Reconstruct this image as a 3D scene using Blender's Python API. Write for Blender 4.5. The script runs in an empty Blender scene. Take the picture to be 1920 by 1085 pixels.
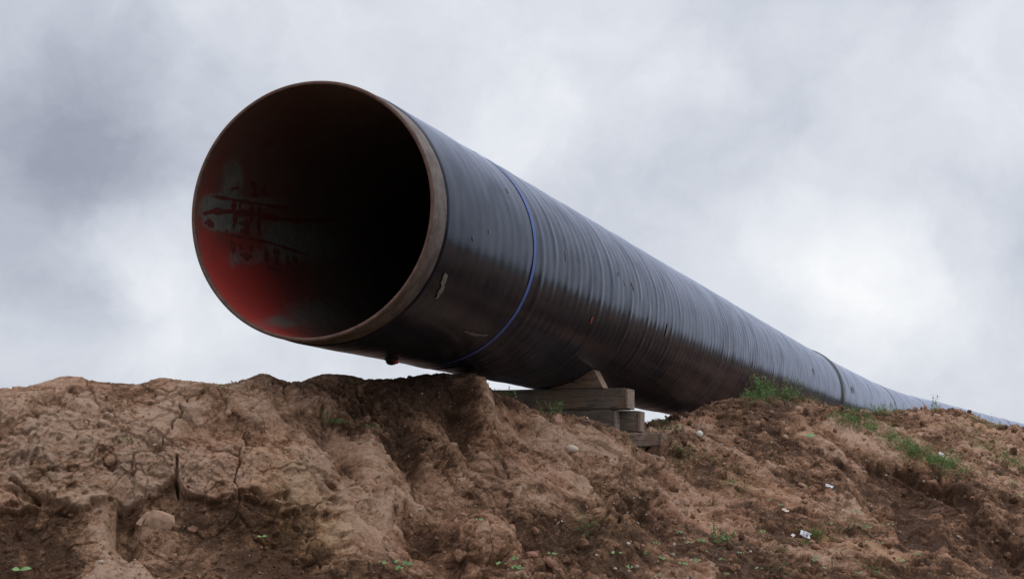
import bpy, math, random
import numpy as np
from mathutils import Vector, Matrix
random.seed(7)
rng = np.random.default_rng(11)
S = bpy.context.scene
C = S.collection

# ------------------------------------------------------------------ camera
EYE = 1.7                      # eye height; every height below is measured from the eye, EYE is added last
F = 3200.0                     # focal length in photograph pixels (1920 wide)
HY = 908.0                     # horizon row
PITCH = math.atan((HY - 542.5) / F)
cam_d = bpy.data.cameras.new('camera')
cam = bpy.data.objects.new('camera', cam_d); C.objects.link(cam)
cam_d.sensor_width = 36.0; cam_d.sensor_fit = 'HORIZONTAL'; cam_d.lens = F / 1920 * 36
cam_d.clip_start = 0.1; cam_d.clip_end = 12000
cam.location = (0, 0, EYE); cam.rotation_euler = (math.pi / 2 + PITCH, 0, 0)
S.camera = cam
S.render.resolution_x = 1024; S.render.resolution_y = 578
S.view_settings.view_transform = 'Standard'; S.view_settings.look = 'None'
S.view_settings.exposure = 0.0; S.view_settings.gamma = 1.0
S.view_settings.use_curve_mapping = False
cp, sp = math.cos(PITCH), math.sin(PITCH)

def raydir(px, py):            # world direction of a photograph pixel
    a = (px - 960) / F; b = (542.5 - py) / F
    return np.array([a, cp - b * sp, sp + b * cp])
def pt(px, py, Y):             # point on that ray at forward distance Y (heights from the eye)
    d = raydir(px, py); return d * (Y / d[1])
def project(P):                # P (N,3) eye-relative -> pixels
    zc = P[:, 1] * cp + P[:, 2] * sp
    yc = -P[:, 1] * sp + P[:, 2] * cp
    zc = np.where(zc > 0.05, zc, 1e9)
    return 960 + F * P[:, 0] / zc, 542.5 - F * yc / zc

# ------------------------------------------------------------------ node helper
class NT:
    def __init__(s, tree): s.t = tree; tree.nodes.clear()
    def n(s, ty, **kw):
        x = s.t.nodes.new(ty)
        for k, v in kw.items():
            if k.startswith('i_'):
                k2 = k[2:]; key = int(k2) if k2.isdigit() else k2.replace('_', ' ')
                if hasattr(v, 'is_output') or isinstance(v, bpy.types.NodeSocket): s.t.links.new(v, x.inputs[key])
                else: x.inputs[key].default_value = v
            else: setattr(x, k, v)
        return x
    def l(s, a, b): s.t.links.new(a, b)
    def m(s, op, a, b=None, c=None, clamp=False):
        x = s.t.nodes.new('ShaderNodeMath'); x.operation = op; x.use_clamp = clamp
        for i, v in enumerate((a, b, c)):
            if v is None: continue
            if isinstance(v, bpy.types.NodeSocket): s.t.links.new(v, x.inputs[i])
            else: x.inputs[i].default_value = v
        return x.outputs[0]
    def v(s, op, a, b=None):
        x = s.t.nodes.new('ShaderNodeVectorMath'); x.operation = op
        for i, q in enumerate((a, b)):
            if q is None: continue
            if isinstance(q, bpy.types.NodeSocket): s.t.links.new(q, x.inputs[i])
            else: x.inputs[i].default_value = q
        return x.outputs['Value' if op in ('DOT_PRODUCT', 'LENGTH') else 'Vector']
    def noise(s, vec, scale, detail=4, rough=.55, dist=0.0, out='Fac'):
        x = s.t.nodes.new('ShaderNodeTexNoise'); x.inputs['Scale'].default_value = scale
        x.inputs['Detail'].default_value = detail; x.inputs['Roughness'].default_value = rough
        x.inputs['Distortion'].default_value = dist
        if vec is not None: s.t.links.new(vec, x.inputs['Vector'])
        return x.outputs[out]
    def ss(s, v, a, b, lo=0.0, hi=1.0):
        x = s.t.nodes.new('ShaderNodeMapRange'); x.interpolation_type = 'SMOOTHSTEP'
        s.t.links.new(v, x.inputs['Value'])
        for k, q in (('From Min', a), ('From Max', b), ('To Min', lo), ('To Max', hi)): x.inputs[k].default_value = q
        return x.outputs['Result']
    def mix(s, f, a, b, bt='MIX'):
        x = s.t.nodes.new('ShaderNodeMix'); x.data_type = 'RGBA'; x.blend_type = bt
        for i, q in ((0, f), (6, a), (7, b)):
            if isinstance(q, bpy.types.NodeSocket): s.t.links.new(q, x.inputs[i])
            else:
                x.inputs[i].default_value = q if i == 0 else (*q, 1)[:4]
        return x.outputs[2]
    def ramp(s, f, stops):
        x = s.t.nodes.new('ShaderNodeValToRGB'); cr = x.color_ramp
        while len(cr.elements) < len(stops): cr.elements.new(.5)
        for e, (p, c) in zip(cr.elements, stops): e.position = p; e.color = (*c, 1)
        s.t.links.new(f, x.inputs[0]); return x.outputs[0]

# ------------------------------------------------------------------ sky: overcast, cloud banks laid out by direction
SUN_AZ, SUN_EL = math.radians(100), math.radians(60)       # azimuth from +Y towards +X: on the right
w = bpy.data.worlds.new('World'); S.world = w; w.use_nodes = True
N = NT(w.node_tree)
tc = N.n('ShaderNodeTexCoord').outputs['Generated']
sky = N.n('ShaderNodeTexSky', sky_type='NISHITA', sun_disc=False, sun_elevation=SUN_EL, sun_rotation=SUN_AZ)
wn = N.noise(tc, 5.0, 6, .62, 0, 'Color')
wv = N.v('MULTIPLY', N.v('SUBTRACT', wn, (.5, .5, .5)), (.13, .13, .10))
wd = N.v('NORMALIZE', N.v('ADD', tc, wv))
blobs = [  # px, py, radius px, brightness change
    (130, 300, 330, -.16), (60, 390, 200, -.08), (0, 330, 240, -.05), (220, 370, 150, -.05), (330, 230, 260, -.09), (60, 90, 260, -.04),
    (190, 495, 100, .12), (130, 560, 200, .08), (250, 490, 110, .05), (380, 620, 260, .08), (50, 640, 160, -.10),
    (430, 60, 260, .04), (900, 60, 320, .05), (1010, 235, 120, .09), (1160, 130, 170, .05), (1280, 190, 110, .07), (1290, 120, 90, .06),
    (1480, 200, 260, -.07), (1620, 60, 260, -.03), (1060, 330, 150, .02), (1200, 380, 190, -.05),
    (1540, 400, 150, .05), (1620, 490, 110, .10), (1500, 430, 90, .07), (1700, 570, 110, .05), (1700, 540, 170, .05), (1480, 560, 180, .05),
    (1650, 260, 140, .07), (1880, 150, 150, .06), (1800, 330, 170, -.03), (1860, 440, 130, -.05), (1750, 660, 240, .06)]
acc = None
for (bx_, by_, rr, dv) in blobs:
    d = Vector(raydir(bx_, by_)).normalized()
    dt = N.v('DOT_PRODUCT', wd, tuple(d))
    g = N.ss(dt, math.cos(rr * 1.25 / F), 1.0, 0, dv)
    acc = g if acc is None else N.m('ADD', acc, g)
sepz = N.n('ShaderNodeSeparateXYZ'); N.l(tc, sepz.inputs[0]); el = sepz.outputs['Z']
n1 = N.noise(wd, 11.0, 8, .56); n2 = N.noise(tc, 3.0, 3, .5)
val = N.m('ADD', acc, .69)
val = N.m('ADD', val, N.m('MULTIPLY', N.m('SUBTRACT', n1, .5), .40))
val = N.m('ADD', val, N.m('MULTIPLY', N.m('SUBTRACT', N.noise(wd, 26.0, 8, .65, .3), .5), .20))
val = N.m('ADD', val, N.m('MULTIPLY', N.m('SUBTRACT', n2, .5), .10))
cc = N.ramp(val, [(0.0, (.22, .24, .30)), (.30, (.345, .37, .45)), (.55, (.56, .595, .675)), (.78, (.77, .80, .86)), (1.0, (.97, .98, 1.0))])
zen = N.ss(el, .28, .95, 1.0, 2.5)                          # an overcast sky is brighter overhead
cc = N.v('MULTIPLY', cc, N.n('ShaderNodeCombineXYZ', i_0=zen, i_1=zen, i_2=zen).outputs[0])
cover = N.mix(.04, cc, N.v('MULTIPLY', sky.outputs[0], (.1, .1, .1)))
bg = N.n('ShaderNodeBackground', i_Strength=1.0); N.l(cover, bg.inputs[0])
N.l(bg.outputs[0], N.n('ShaderNodeOutputWorld').inputs[0])

sd = bpy.data.lights.new('sun', 'SUN'); sd.energy = 0.7; sd.angle = math.radians(20); sd.color = (1, .965, .91)
sun = bpy.data.objects.new('sun', sd); C.objects.link(sun)
sdir = Vector((math.sin(SUN_AZ) * math.cos(SUN_EL), math.cos(SUN_AZ) * math.cos(SUN_EL), math.sin(SUN_EL)))
sun.rotation_euler = sdir.to_track_quat('Z', 'Y').to_euler()
sun.location = tuple(sdir * 50)

# ------------------------------------------------------------------ numpy noise
U32 = np.uint32
def _h(ix, iy, iz):
    n = (ix * U32(374761393)) + (iy * U32(668265263)) ^ (iz * U32(2246822519))
    n = (n ^ (n >> U32(13))) * U32(1274126177)
    n = (n ^ (n >> U32(16))) * U32(2654435761)
    return n ^ (n >> U32(15))
def vnoise(P, scale, seed=0):          # gradient noise about -1..1
    Q = (P * scale + seed * 17.31 + 2000).astype(np.float32)
    I = np.floor(Q); f = (Q - I); u = f * f * f * (f * (f * 6 - 15) + 10)
    I = I.astype(np.int32).astype(U32); f = f.T.copy(); u = u.T.copy(); I = I.T.copy()
    out = np.zeros(len(P), np.float32); k1 = np.float32(1 / 511.5)
    for dx in (0, 1):
        wx = u[0] if dx else 1 - u[0]
        for dy in (0, 1):
            wxy = wx * (u[1] if dy else 1 - u[1])
            for dz in (0, 1):
                h = _h(I[0] + U32(dx), I[1] + U32(dy), I[2] + U32(dz))
                gx = (h & U32(1023)).astype(np.float32) * k1 - 1; gy = ((h >> U32(10)) & U32(1023)).astype(np.float32) * k1 - 1; gz = ((h >> U32(20)) & U32(1023)).astype(np.float32) * k1 - 1
                out += wxy * (u[2] if dz else 1 - u[2]) * (gx * (f[0] - dx) + gy * (f[1] - dy) + gz * (f[2] - dz))
    return out * np.float32(1.6)
def fbm(P, scale, octv=4, gain=.5, seed=0):
    o = 0; a = 1; t = 0
    for k in range(octv): o = o + a * vnoise(P, scale * 2.03 ** k, seed + k); t += a; a *= gain
    return o / t * 1.5
def ridged(P, scale, octv=3, gain=.5, seed=0):
    o = 0; a = 1; t = 0
    for k in range(octv): o = o + a * (1 - np.abs(vnoise(P, scale * 2.1 ** k, seed + k)) * 2); t += a; a *= gain
    return o / t
def voro(P, scale, seed=0):            # F1, F2, cell random
    Q = (P * scale + seed * 9.7 + 2000).astype(np.float32); I = np.floor(Q); f = (Q - I).T.copy(); I = I.astype(np.int32).astype(U32).T.copy()
    n = len(P); F1 = np.full(n, 9, np.float32); F2 = np.full(n, 9, np.float32); R = np.zeros(n, np.float32); k1 = np.float32(1 / 1023)
    for dx in (-1, 0, 1):
        for dy in (-1, 0, 1):
            for dz in (-1, 0, 1):
                h = _h(I[0] + U32(dx % 2**32), I[1] + U32(dy % 2**32), I[2] + U32(dz % 2**32))
                d = (dx + (h & U32(1023)).astype(np.float32) * k1 - f[0]) ** 2 + (dy + ((h >> U32(10)) & U32(1023)).astype(np.float32) * k1 - f[1]) ** 2 + (dz + ((h >> U32(20)) & U32(1023)).astype(np.float32) * k1 - f[2]) ** 2
                nw = d < F1
                F2 = np.where(nw, F1, np.minimum(F2, d)); R = np.where(nw, ((h >> U32(7)) & U32(255)).astype(np.float32) / 255, R); F1 = np.where(nw, d, F1)
    return np.sqrt(F1), np.sqrt(F2), R
def facets(P, scale, seed=0, tilt=.9):   # broken-clod relief: every cell has a level and a slant of its own
    Q = (P * scale + seed * 9.7 + 2000).astype(np.float32); I = np.floor(Q); f = (Q - I).T.copy(); I = I.astype(np.int32).astype(U32).T.copy()
    n = len(P); F1 = np.full(n, 9, np.float32); F2 = np.full(n, 9, np.float32); H = np.zeros(n, np.float32); k1 = np.float32(1 / 1023); k2 = np.float32(1 / 127.5)
    for dx in (-1, 0, 1):
        for dy in (-1, 0, 1):
            for dz in (-1, 0, 1):
                h = _h(I[0] + U32(dx % 2**32), I[1] + U32(dy % 2**32), I[2] + U32(dz % 2**32))
                a = dx + (h & U32(1023)).astype(np.float32) * k1 - f[0]; b = dy + ((h >> U32(10)) & U32(1023)).astype(np.float32) * k1 - f[1]; c = dz + ((h >> U32(20)) & U32(1023)).astype(np.float32) * k1 - f[2]
                d = a * a + b * b + c * c; nw = d < F1
                g = h * U32(2246822519); g ^= g >> U32(15)
                hh = ((g & U32(255)).astype(np.float32) * k2 - 1) * .5 + tilt * (a * (((g >> U32(8)) & U32(255)).astype(np.float32) * k2 - 1) + b * (((g >> U32(16)) & U32(255)).astype(np.float32) * k2 - 1) + c * (((g >> U32(24)) & U32(255)).astype(np.float32) * k2 - 1))
                F2 = np.where(nw, F1, np.minimum(F2, d)); H = np.where(nw, hh, H); F1 = np.where(nw, d, F1)
    return H, np.sqrt(F2) - np.sqrt(F1)
def sst(x, a, b):
    t = np.clip((x - a) / (b - a), 0, 1); return t * t * (3 - 2 * t)

# ------------------------------------------------------------------ pipe path (needed by the ground too)
R0 = 0.710
P0 = pt(581, 393.5, 8.98)
AX = raydir(1950, 908); AX = AX / np.linalg.norm(AX)
ctrl = [P0 + AX * t for t in (0, 4, 8, 12, 16, 20)] + [pt(1625, 774, 40), pt(1690, 785, 50), pt(1744, 788, 61), pt(1816, 794, 90), pt(1868, 801.5, 118), pt(1922, 810, 150), pt(1990, 822, 195), pt(2080, 838, 260)]
ctrl = np.array(ctrl)
cl = np.concatenate([[0], np.cumsum(np.linalg.norm(np.diff(ctrl, axis=0), axis=1))])
fine = np.linspace(0, cl[-1], 2400)
path = np.stack([np.interp(fine, cl, ctrl[:, k]) for k in range(3)], 1)
ker = np.hanning(91); ker /= ker.sum()
sm = np.stack([np.convolve(np.pad(path[:, k], 45, 'reflect', reflect_type='odd'), ker, 'valid') for k in range(3)], 1)
path = sm; cl2 = np.concatenate([[0], np.cumsum(np.linalg.norm(np.diff(path, axis=0), axis=1))])
PLEN = cl2[-1]
def pathp(t): return np.stack([np.interp(t, cl2, path[:, k]) for k in range(3)], -1)

# ------------------------------------------------------------------ terrain height
G0 = -1.62
K = []
def k(px, py, Y): K.append(pt(px, py, Y))
def kh(x, y, h): K.append(np.array([x, y, h]))
# left crest, cut face, foot
for (px, py, Y) in [(-350, 722, 8.3), (-150, 735, 8.4), (0, 731, 8.6), (60, 725, 8.65), (120, 707, 8.75), (180, 718, 8.8), (260, 724, 8.9), (300, 710, 8.95), (345, 716, 9.0), (420, 724, 9.15), (455, 716, 9.25), (495, 701, 9.3), (530, 715, 9.5), (565, 720, 9.8), (610, 704, 10.0), (650, 706, 10.15), (690, 715, 10.3), (740, 714, 10.45), (800, 706, 10.7), (840, 703, 10.85), (880, 703, 10.95)]:
    k(px, py, Y)
for (px, a, b, c_, d_) in [(-350, 8.0, 7.85, 7.7, 7.4), (-150, 8.1, 7.95, 7.8, 7.5), (0, 8.3, 8.12, 8.0, 7.7), (120, 8.32, 8.15, 8.05, 7.72), (220, 8.45, 8.28, 8.16, 7.66), (320, 8.5, 8.3, 8.2, 7.8), (420, 8.6, 8.36, 8.24, 7.88), (520, 8.75, 8.48, 8.34, 7.95), (610, 9.1, 8.75, 8.5, 8.05), (700, 9.55, 9.15, 8.8, 8.15), (790, 9.85, 9.4, 9.0, 8.3), (860, 10.2, 9.7, 9.2, 8.5)]:
    k(px, 800, a); k(px, 870, b); k(px, 950, c_); k(px, 1085, d_)
# spur in front of the timbers
for q in [(905, 722, 11.0), (930, 742, 11.05), (965, 752, 11.2), (1000, 772, 11.35), (1040, 778, 11.5), (1085, 782, 11.7), (1130, 795, 11.9), (1175, 815, 12.1), (1205, 840, 12.15), (1240, 866, 12.15),
          (930, 830, 10.3), (980, 860, 10.4), (1050, 850, 10.9), (1120, 860, 11.3), (1200, 880, 11.7), (950, 930, 9.5), (1020, 930, 9.75), (1100, 930, 10.2), (1180, 945, 10.7), (1150, 985, 10.35), (1260, 940, 11.1),
          (930, 1010, 8.95), (1010, 1010, 9.2), (1110, 1010, 9.45), (1200, 1020, 9.9), (900, 985, 8.9), (1090, 950, 9.95), (1130, 1070, 9.1),
          (960, 1085, 8.55), (1080, 1085, 8.85), (1200, 1085, 9.2), (1320, 1085, 9.55), (1430, 1085, 9.85), (1560, 1085, 10.2), (1700, 1085, 10.6), (1820, 1085, 11.0), (1950, 1085, 11.4), (2100, 1085, 11.9)]:
    k(*q)
# behind the spur, timber seat
for q in [(870, 740, 12.4), (950, 800, 12.9), (1020, 830, 13.0), (1100, 845, 13.2), (1170, 835, 13.25), (1000, 815, 14.0), (1100, 815, 14.0), (1190, 822, 13.6), (1240, 826, 12.95), (1280, 820, 13.2), (1225, 806, 14.4), (1200, 803, 15.5), (1245, 797, 15.6), (1282, 787, 15.8), (1100, 820, 16.0), (1230, 850, 12.7), (1300, 850, 12.8)]:
    k(*q)
# right mound
for q in [(1300, 772, 15.0), (1325, 759, 15.1), (1355, 751, 15.2), (1400, 744, 15.3), (1450, 741, 15.5), (1500, 744, 15.8), (1540, 754, 16.2), (1565, 766, 16.8), (1310, 810, 14.1), (1380, 800, 14.2), (1460, 800, 14.4), (1540, 800, 14.9), (1350, 870, 12.8), (1450, 870, 13.2), (1540, 870, 13.5), (1380, 950, 11.6), (1480, 950, 12.0), (1300, 1010, 10.5), (1420, 1020, 10.7), (1540, 1020, 11.1),
          (1580, 776, 18.5), (1620, 772, 20.5), (1655, 770, 22.0), (1600, 800, 16.0), (1660, 830, 15.2), (1720, 865, 14.8), (1780, 905, 14.3), (1850, 952, 13.8), (1920, 1000, 13.4), (1990, 1050, 13.2),
          (1600, 860, 14.5), (1640, 890, 14.6), (1700, 930, 14.2), (1760, 960, 13.9), (1840, 1010, 13.3), (1600, 960, 12.5), (1680, 1000, 12.2), (1780, 1040, 12.0), (1880, 1060, 12.1)]:
    k(*q)
# second mound and what lies between
for q in [(1700, 770, 22.5), (1745, 767, 22.5), (1785, 767, 22.7), (1820, 777, 23.2), (1850, 793, 24), (1885, 801, 25.5), (1925, 805, 27), (1990, 820, 29), (2100, 845, 31),
          (1660, 800, 18.5), (1720, 810, 19.5), (1700, 835, 17.0), (1790, 820, 19.8), (1780, 870, 16.6), (1860, 850, 19.5), (1850, 900, 16.6), (1920, 860, 20), (1920, 930, 16.2), (2050, 950, 17)]:
    k(*q)
# behind the bank (far side), foot and plain
for (x, y) in [(-6, 11.5), (-4, 12), (-2.5, 12.5), (-1.2, 13.0), (-1, 16), (.2, 19), (2, 24), (-8, 16), (-3, 22), (-12, 30), (0, 32), (5, 33)]: kh(x, y, -.15)
for (x, y, h) in [(4.2, 19.5, .40), (3.1, 17.7, .35), (5.2, 25, .55), (7, 29, .6), (8.5, 33, .6), (11, 40, .7), (1.6, 18, .55), (2.4, 20, .6)]: kh(x, y, h)
for (x, y) in [(-6, 6), (-3.5, 5.8), (-2, 5.9), (0, 6.1), (1, 6.8), (2, 7.3), (3.2, 8), (5, 9), (8, 10), (-4, 3), (0, 3), (4, 4), (8, 5), (-9, 6), (12, 12), (0, -3), (-5, -3), (6, -3)]: kh(x, y, G0)
for (x, y, h) in [(-9, 9.5, .45), (-14, 10.5, .4), (9, 21, -.3), (12, 24, -.3), (14, 40, .3), (20, 40, -.2)]: kh(x, y, h)
for (px, py, Y) in [(-350, 722, 8.3), (-150, 735, 8.4), (0, 731, 8.6), (120, 707, 8.75), (260, 724, 8.9), (345, 716, 9.0), (455, 716, 9.25), (530, 715, 9.5), (610, 704, 10.0), (740, 714, 10.45), (840, 703, 10.85)]:
    q = pt(px, py, Y); K.append(q + np.array([q[0] / q[1] * .5, .5, -.09]))
K = np.array(K)
cM = .18
def phi(d2): return np.sqrt(d2 + cM * cM)
D2 = ((K[:, None, :2] - K[None, :, :2]) ** 2).sum(-1)
A = phi(D2) - np.eye(len(K)) * 0.02
hm = -0.4
Wt = np.linalg.solve(np.block([[A, np.ones((len(K), 1))], [np.ones((1, len(K))), np.zeros((1, 1))]]), np.concatenate([K[:, 2], [0]]))
def Hbase(x, y):
    out = np.zeros(x.shape)
    for s in range(0, len(x), 60000):
        xs = x[s:s + 60000, None]; ys = y[s:s + 60000, None]
        out[s:s + 60000] = phi((xs - K[None, :, 0]) ** 2 + (ys - K[None, :, 1]) ** 2) @ Wt[:-1] + Wt[-1]
    # far land: rises gently with the pipeline
    far = np.full(x.shape, -1.2)
    idx = np.arange(0, 2400, 12); pp = path[idx]
    m = (y > 25)
    if m.any():
        xm = x[m]; ym = y[m]; hb = np.zeros(len(xm)); 
        for s in range(0, len(xm), 60000):
            d2 = (xm[s:s + 60000, None] - pp[None, :, 0]) ** 2 + (ym[s:s + 60000, None] - pp[None, :, 1]) ** 2
            j = d2.argmin(1); d = np.sqrt(d2[np.arange(len(j)), j])
            zb = pp[j, 2] - R0 + .04
            side = np.clip(d / 30, 0, 1)
            hb[s:s + 60000] = zb * (1 - side * side * (3 - 2 * side)) + (-1.5) * (side * side * (3 - 2 * side))
        far[m] = hb
    r = np.sqrt(x * x + y * y)
    b = sst(r, 32, 45) * (y > 0) + sst(r, 12, 30) * (y <= 0)
    return out * (1 - b) + far * b

# grid: polar about the viewing spot, dense over the bank
def interp_tab(az, tab):
    a = np.array(tab); return np.interp(az, np.arctan((a[:, 0] - 960) / F), a[:, 1])
az_d = np.linspace(-.335, .335, 1480)
az_l = -.335 - (np.linspace(0, 1, 130)[1:] ** 1.6) * (math.pi - .335)
az_r = .335 + (np.linspace(0, 1, 130)[1:] ** 1.6) * (math.pi - .335)
az = np.concatenate([az_l[::-1], az_d, az_r])
azc = np.clip(az, -.33, .33)
foot = interp_tab(azc, [(-200, 7.2), (0, 7.35), (600, 7.6), (860, 7.9), (1100, 8.3), (1430, 9.1), (1950, 10.6), (2100, 11)])
cr = interp_tab(azc, [(-200, 9.0), (0, 9.1), (500, 9.9), (620, 10.7), (850, 11.4), (900, 11.6), (1200, 13), (1290, 16.5), (1560, 18.5), (1660, 23.5), (1850, 25.5), (1920, 28), (2100, 30)])
NA, NB, NC, ND = 30, 600, 110, 40
ta = np.linspace(0, 1, NA, endpoint=False); tb = np.linspace(0, 1, NB, endpoint=False); tcx = np.linspace(0, 1, NC, endpoint=False); td = np.linspace(0, 1, ND)
# rows on the face: spaced so the relief is sampled evenly however the slope lies
ks = np.unique(np.concatenate([np.arange(0, len(az), 12), [len(az) - 1]])); fr_ = np.linspace(0, 1, 260)
rk = foot[ks][:, None] + (cr - foot)[ks][:, None] * fr_[None]
hk = Hbase((np.sin(azc[ks])[:, None] * rk).ravel(), (np.cos(azc[ks])[:, None] * rk).ravel()).reshape(rk.shape)
el_ = hk / rk
den = np.maximum(np.gradient(el_, axis=1), 0) / np.maximum(el_.max(1) - el_.min(1), .02)[:, None] + .55 * np.gradient(rk, axis=1) / (cr - foot)[ks][:, None]
cum = np.cumsum(den, 1); cum = (cum - cum[:, :1]) / (cum[:, -1:] - cum[:, :1])
inv = np.stack([np.interp(tb, cum[q], fr_) for q in range(len(ks))])
for _ in range(3): inv = (np.roll(inv, 1, 0) + inv * 2 + np.roll(inv, -1, 0)) / 4
fr2 = np.stack([np.interp(np.arange(len(az)), ks, inv[:, q]) for q in range(NB)], 1)
face_rows = foot[:, None] + (cr - foot)[:, None] * fr2
rows = [(.02 + (foot - .02)[:, None] * ta[None, :] ** .8),
        face_rows,
        cr[:, None] * (60 / cr[:, None]) ** (tcx[None, :] ** 1.3),
        60 * (4000 / 60) ** td[None, :] * np.ones_like(cr)[:, None]]
r = np.concatenate(rows, 1); NAZ, NR = r.shape
X = (np.sin(az)[:, None] * r).ravel(); Y = (np.cos(az)[:, None] * r).ravel()
Z = Hbase(X, Y)
V = np.stack([X, Y, Z], 1)
def normals(V):
    G = V.reshape(NAZ, NR, 3)
    du = np.gradient(G, axis=0); dv = np.gradient(G, axis=1)
    n = np.cross(du, dv).reshape(-1, 3)
    n /= np.linalg.norm(n, axis=1)[:, None] + 1e-12
    n[n[:, 2] < 0] *= -1
    return n
Nn = normals(V)
rr_ = np.sqrt(X * X + Y * Y)
near = (1 - sst(rr_, 32, 60)) * (Y > 0) * (np.abs(np.arctan2(X, np.maximum(Y, .01))) < .6)
sel = near > .01
P = V[sel]; n_ = Nn[sel]; nr = near[sel]
spc = np.linalg.norm(np.gradient(V.reshape(NAZ, NR, 3), axis=1), axis=2).ravel()[sel]
spc = np.maximum(spc, np.hypot(P[:, 0], P[:, 1]) * .00045)
def fd_(scale): return np.clip(1 / scale / (3.2 * spc) - .25, 0, 1)      # drop relief too fine for the mesh
PX, PY = project(P)
# ---- region weights (by place along the bank)
aleft = 1 - sst(PX, 520, 700)            # cut clay face at the left
amid = sst(PX, 520, 700) * (1 - sst(PX, 1180, 1300))
aright = sst(PX, 1180, 1300)
far2 = sst(P[:, 1], 14.5, 17.5)
dist_s = np.clip(P[:, 1] / 9.0, 1, 3)
WP = P + np.stack([fbm(P, 1.7, 3, seed=3), fbm(P, 1.7, 3, seed=5), fbm(P, 1.7, 3, seed=8)], 1) * .07 + np.stack([fbm(P, 9, 2, seed=203), fbm(P, 9, 2, seed=205), fbm(P, 9, 2, seed=208)], 1) * .03
disp = .05 * fbm(P, 1.6, 4, seed=1)
# clay slabs: the dry crust stands proud of the moist clay under it
edge = np.interp(PX, [-300, 0, 110, 200, 235, 330, 345, 420, 500, 560, 640, 720], [-.10, -.10, -.12, -.07, -.06, .03, -.04, -.06, -.07, -.12, -.16, -.3])
edge = edge + .035 * fbm(P * np.array([1, 1, .15]), 5, 3, seed=12)
edge = edge + .02 * fbm(P, 14, 3, seed=13)
below = sst(edge - P[:, 2], -.004, .014) * aleft
disp -= .055 * below
# upper band recess between the crest clods and the slab
ub = np.interp(PX, [200, 330, 345, 480, 600, 650], [0, .0, 1, 1, .6, 0])
bn_ = .035 * fbm(P, 6, 4, seed=14)
band = sst(P[:, 2] + bn_, .175, .19) * (1 - sst(P[:, 2] + bn_ * 2, .27, .42)) * ub
disp -= .04 * band
# slope streaks running down to the right
ux = P[:, 0] * .93 + P[:, 2] * .62; vv = P[:, 2] * .9 - P[:, 0] * .35
STv = np.stack([ux, P[:, 1] * .35, vv * .28], 1) + fbm(P, 2.2, 3, seed=21)[:, None] * .07
streak = ridged(STv, 3.1, 2, .4, seed=30)
disp += (streak - .45) * (.085 * amid + .055 * aright * (1 - far2) + .015 * aleft)
STL = np.stack([P[:, 0], P[:, 1] * .4, P[:, 2] * .22], 1) + fbm(P, 3, 3, seed=25)[:, None] * .05
disp += (ridged(STL, 2.6, 2, .4, seed=33) - .5) * .03 * aleft * (.4 + .6 * below)
# ledge and hollow at the right
ldx = np.interp(PX, [1560, 1600, 1700, 1760, 1850, 1920, 2000], [830, 845, 870, 905, 958, 1005, 1050]) + 22 * fbm(P, 1.8, 4, .6, seed=130)
hol = sst(PY - ldx, 0, 20) * (1 - sst(PY - ldx, 50, 150)) * sst(PX, 1575, 1650)
flute = ridged(np.stack([P[:, 0] + .4 * P[:, 1], P[:, 1] * .1, P[:, 2] * .3], 1), 4.5, 2, .5, seed=133)
disp -= (.085 - .05 * (flute - .3)) * hol
disp += .05 * np.exp(-((PY - ldx + 6) / 12) ** 2) * sst(PX, 1560, 1620)
# hollows in the middle
def dent(cx, cy, rx, ry, amt, rot=0):
    dx = PX - cx; dy = PY - cy; c, s = math.cos(rot), math.sin(rot)
    return amt * np.exp(-(((dx * c + dy * s) / rx) ** 2 + ((-dx * s + dy * c) / ry) ** 2) ** 1.5) * (P[:, 1] < 16)
for d_ in [(1150, 965, 60, 16, -.10), (1125, 1020, 60, 45, .10), (900, 1010, 85, 36, .07, .2), (985, 1020, 40, 16, -.08, .8), (840, 1000, 60, 26, -.08, .1), (1440, 945, 60, 14, -.07, .55), (235, 985, 26, 60, -.10), (460, 990, 90, 26, -.05),
           (700, 870, 26, 60, .06, -.3), (640, 850, 18, 70, -.07, -.3), (735, 960, 26, 60, .05, -.1), (560, 870, 60, 50, .03), (820, 880, 30, 80, .06, -.45), (770, 880, 16, 80, -.06, -.4), (590, 1050, 22, 10, -.04), (1235, 836, 46, 10, .05), (395, 800, 70, 22, -.05), (75, 935, 70, 8, -.06, .35), (110, 760, 40, 10, -.05, .3), (900, 770, 20, 60, .09, -.4), (860, 800, 20, 70, -.09, -.2), (1000, 830, 16, 80, -.05, -.6),
           (1260, 890, 30, 120, -.05, -.9), (1700, 985, 16, 60, -.07), (1760, 1000, 14, 70, .07, -.2), (1900, 1010, 50, 40, -.12, .7)]:
    disp += dent(*d_)
# cracks
F1, F2, Rn = voro(WP * np.array([1, .8, .8]), 2.3, 4)
crk = 1 - sst(F2 - F1, .0, .026)
keep = sst(vnoise(P, 1.3, 44), -.05, .25)
disp -= .05 * crk * keep * (1 - below * .7) * (aleft + .35 * amid + .1 * aright)
F1b, F2b, Rb = voro(WP, 6.5, 9)
crk2 = 1 - sst(F2b - F1b, .0, .055)
keep2 = sst(vnoise(P, 2.1, 48), .05, .35)
disp -= .014 * crk2 * keep2 * (1 - below) * (aleft + amid * .6 + aright * .3)
disp += .018 * (Rb - .5) * (1 - below * .8) * (1 - crk2)
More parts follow.
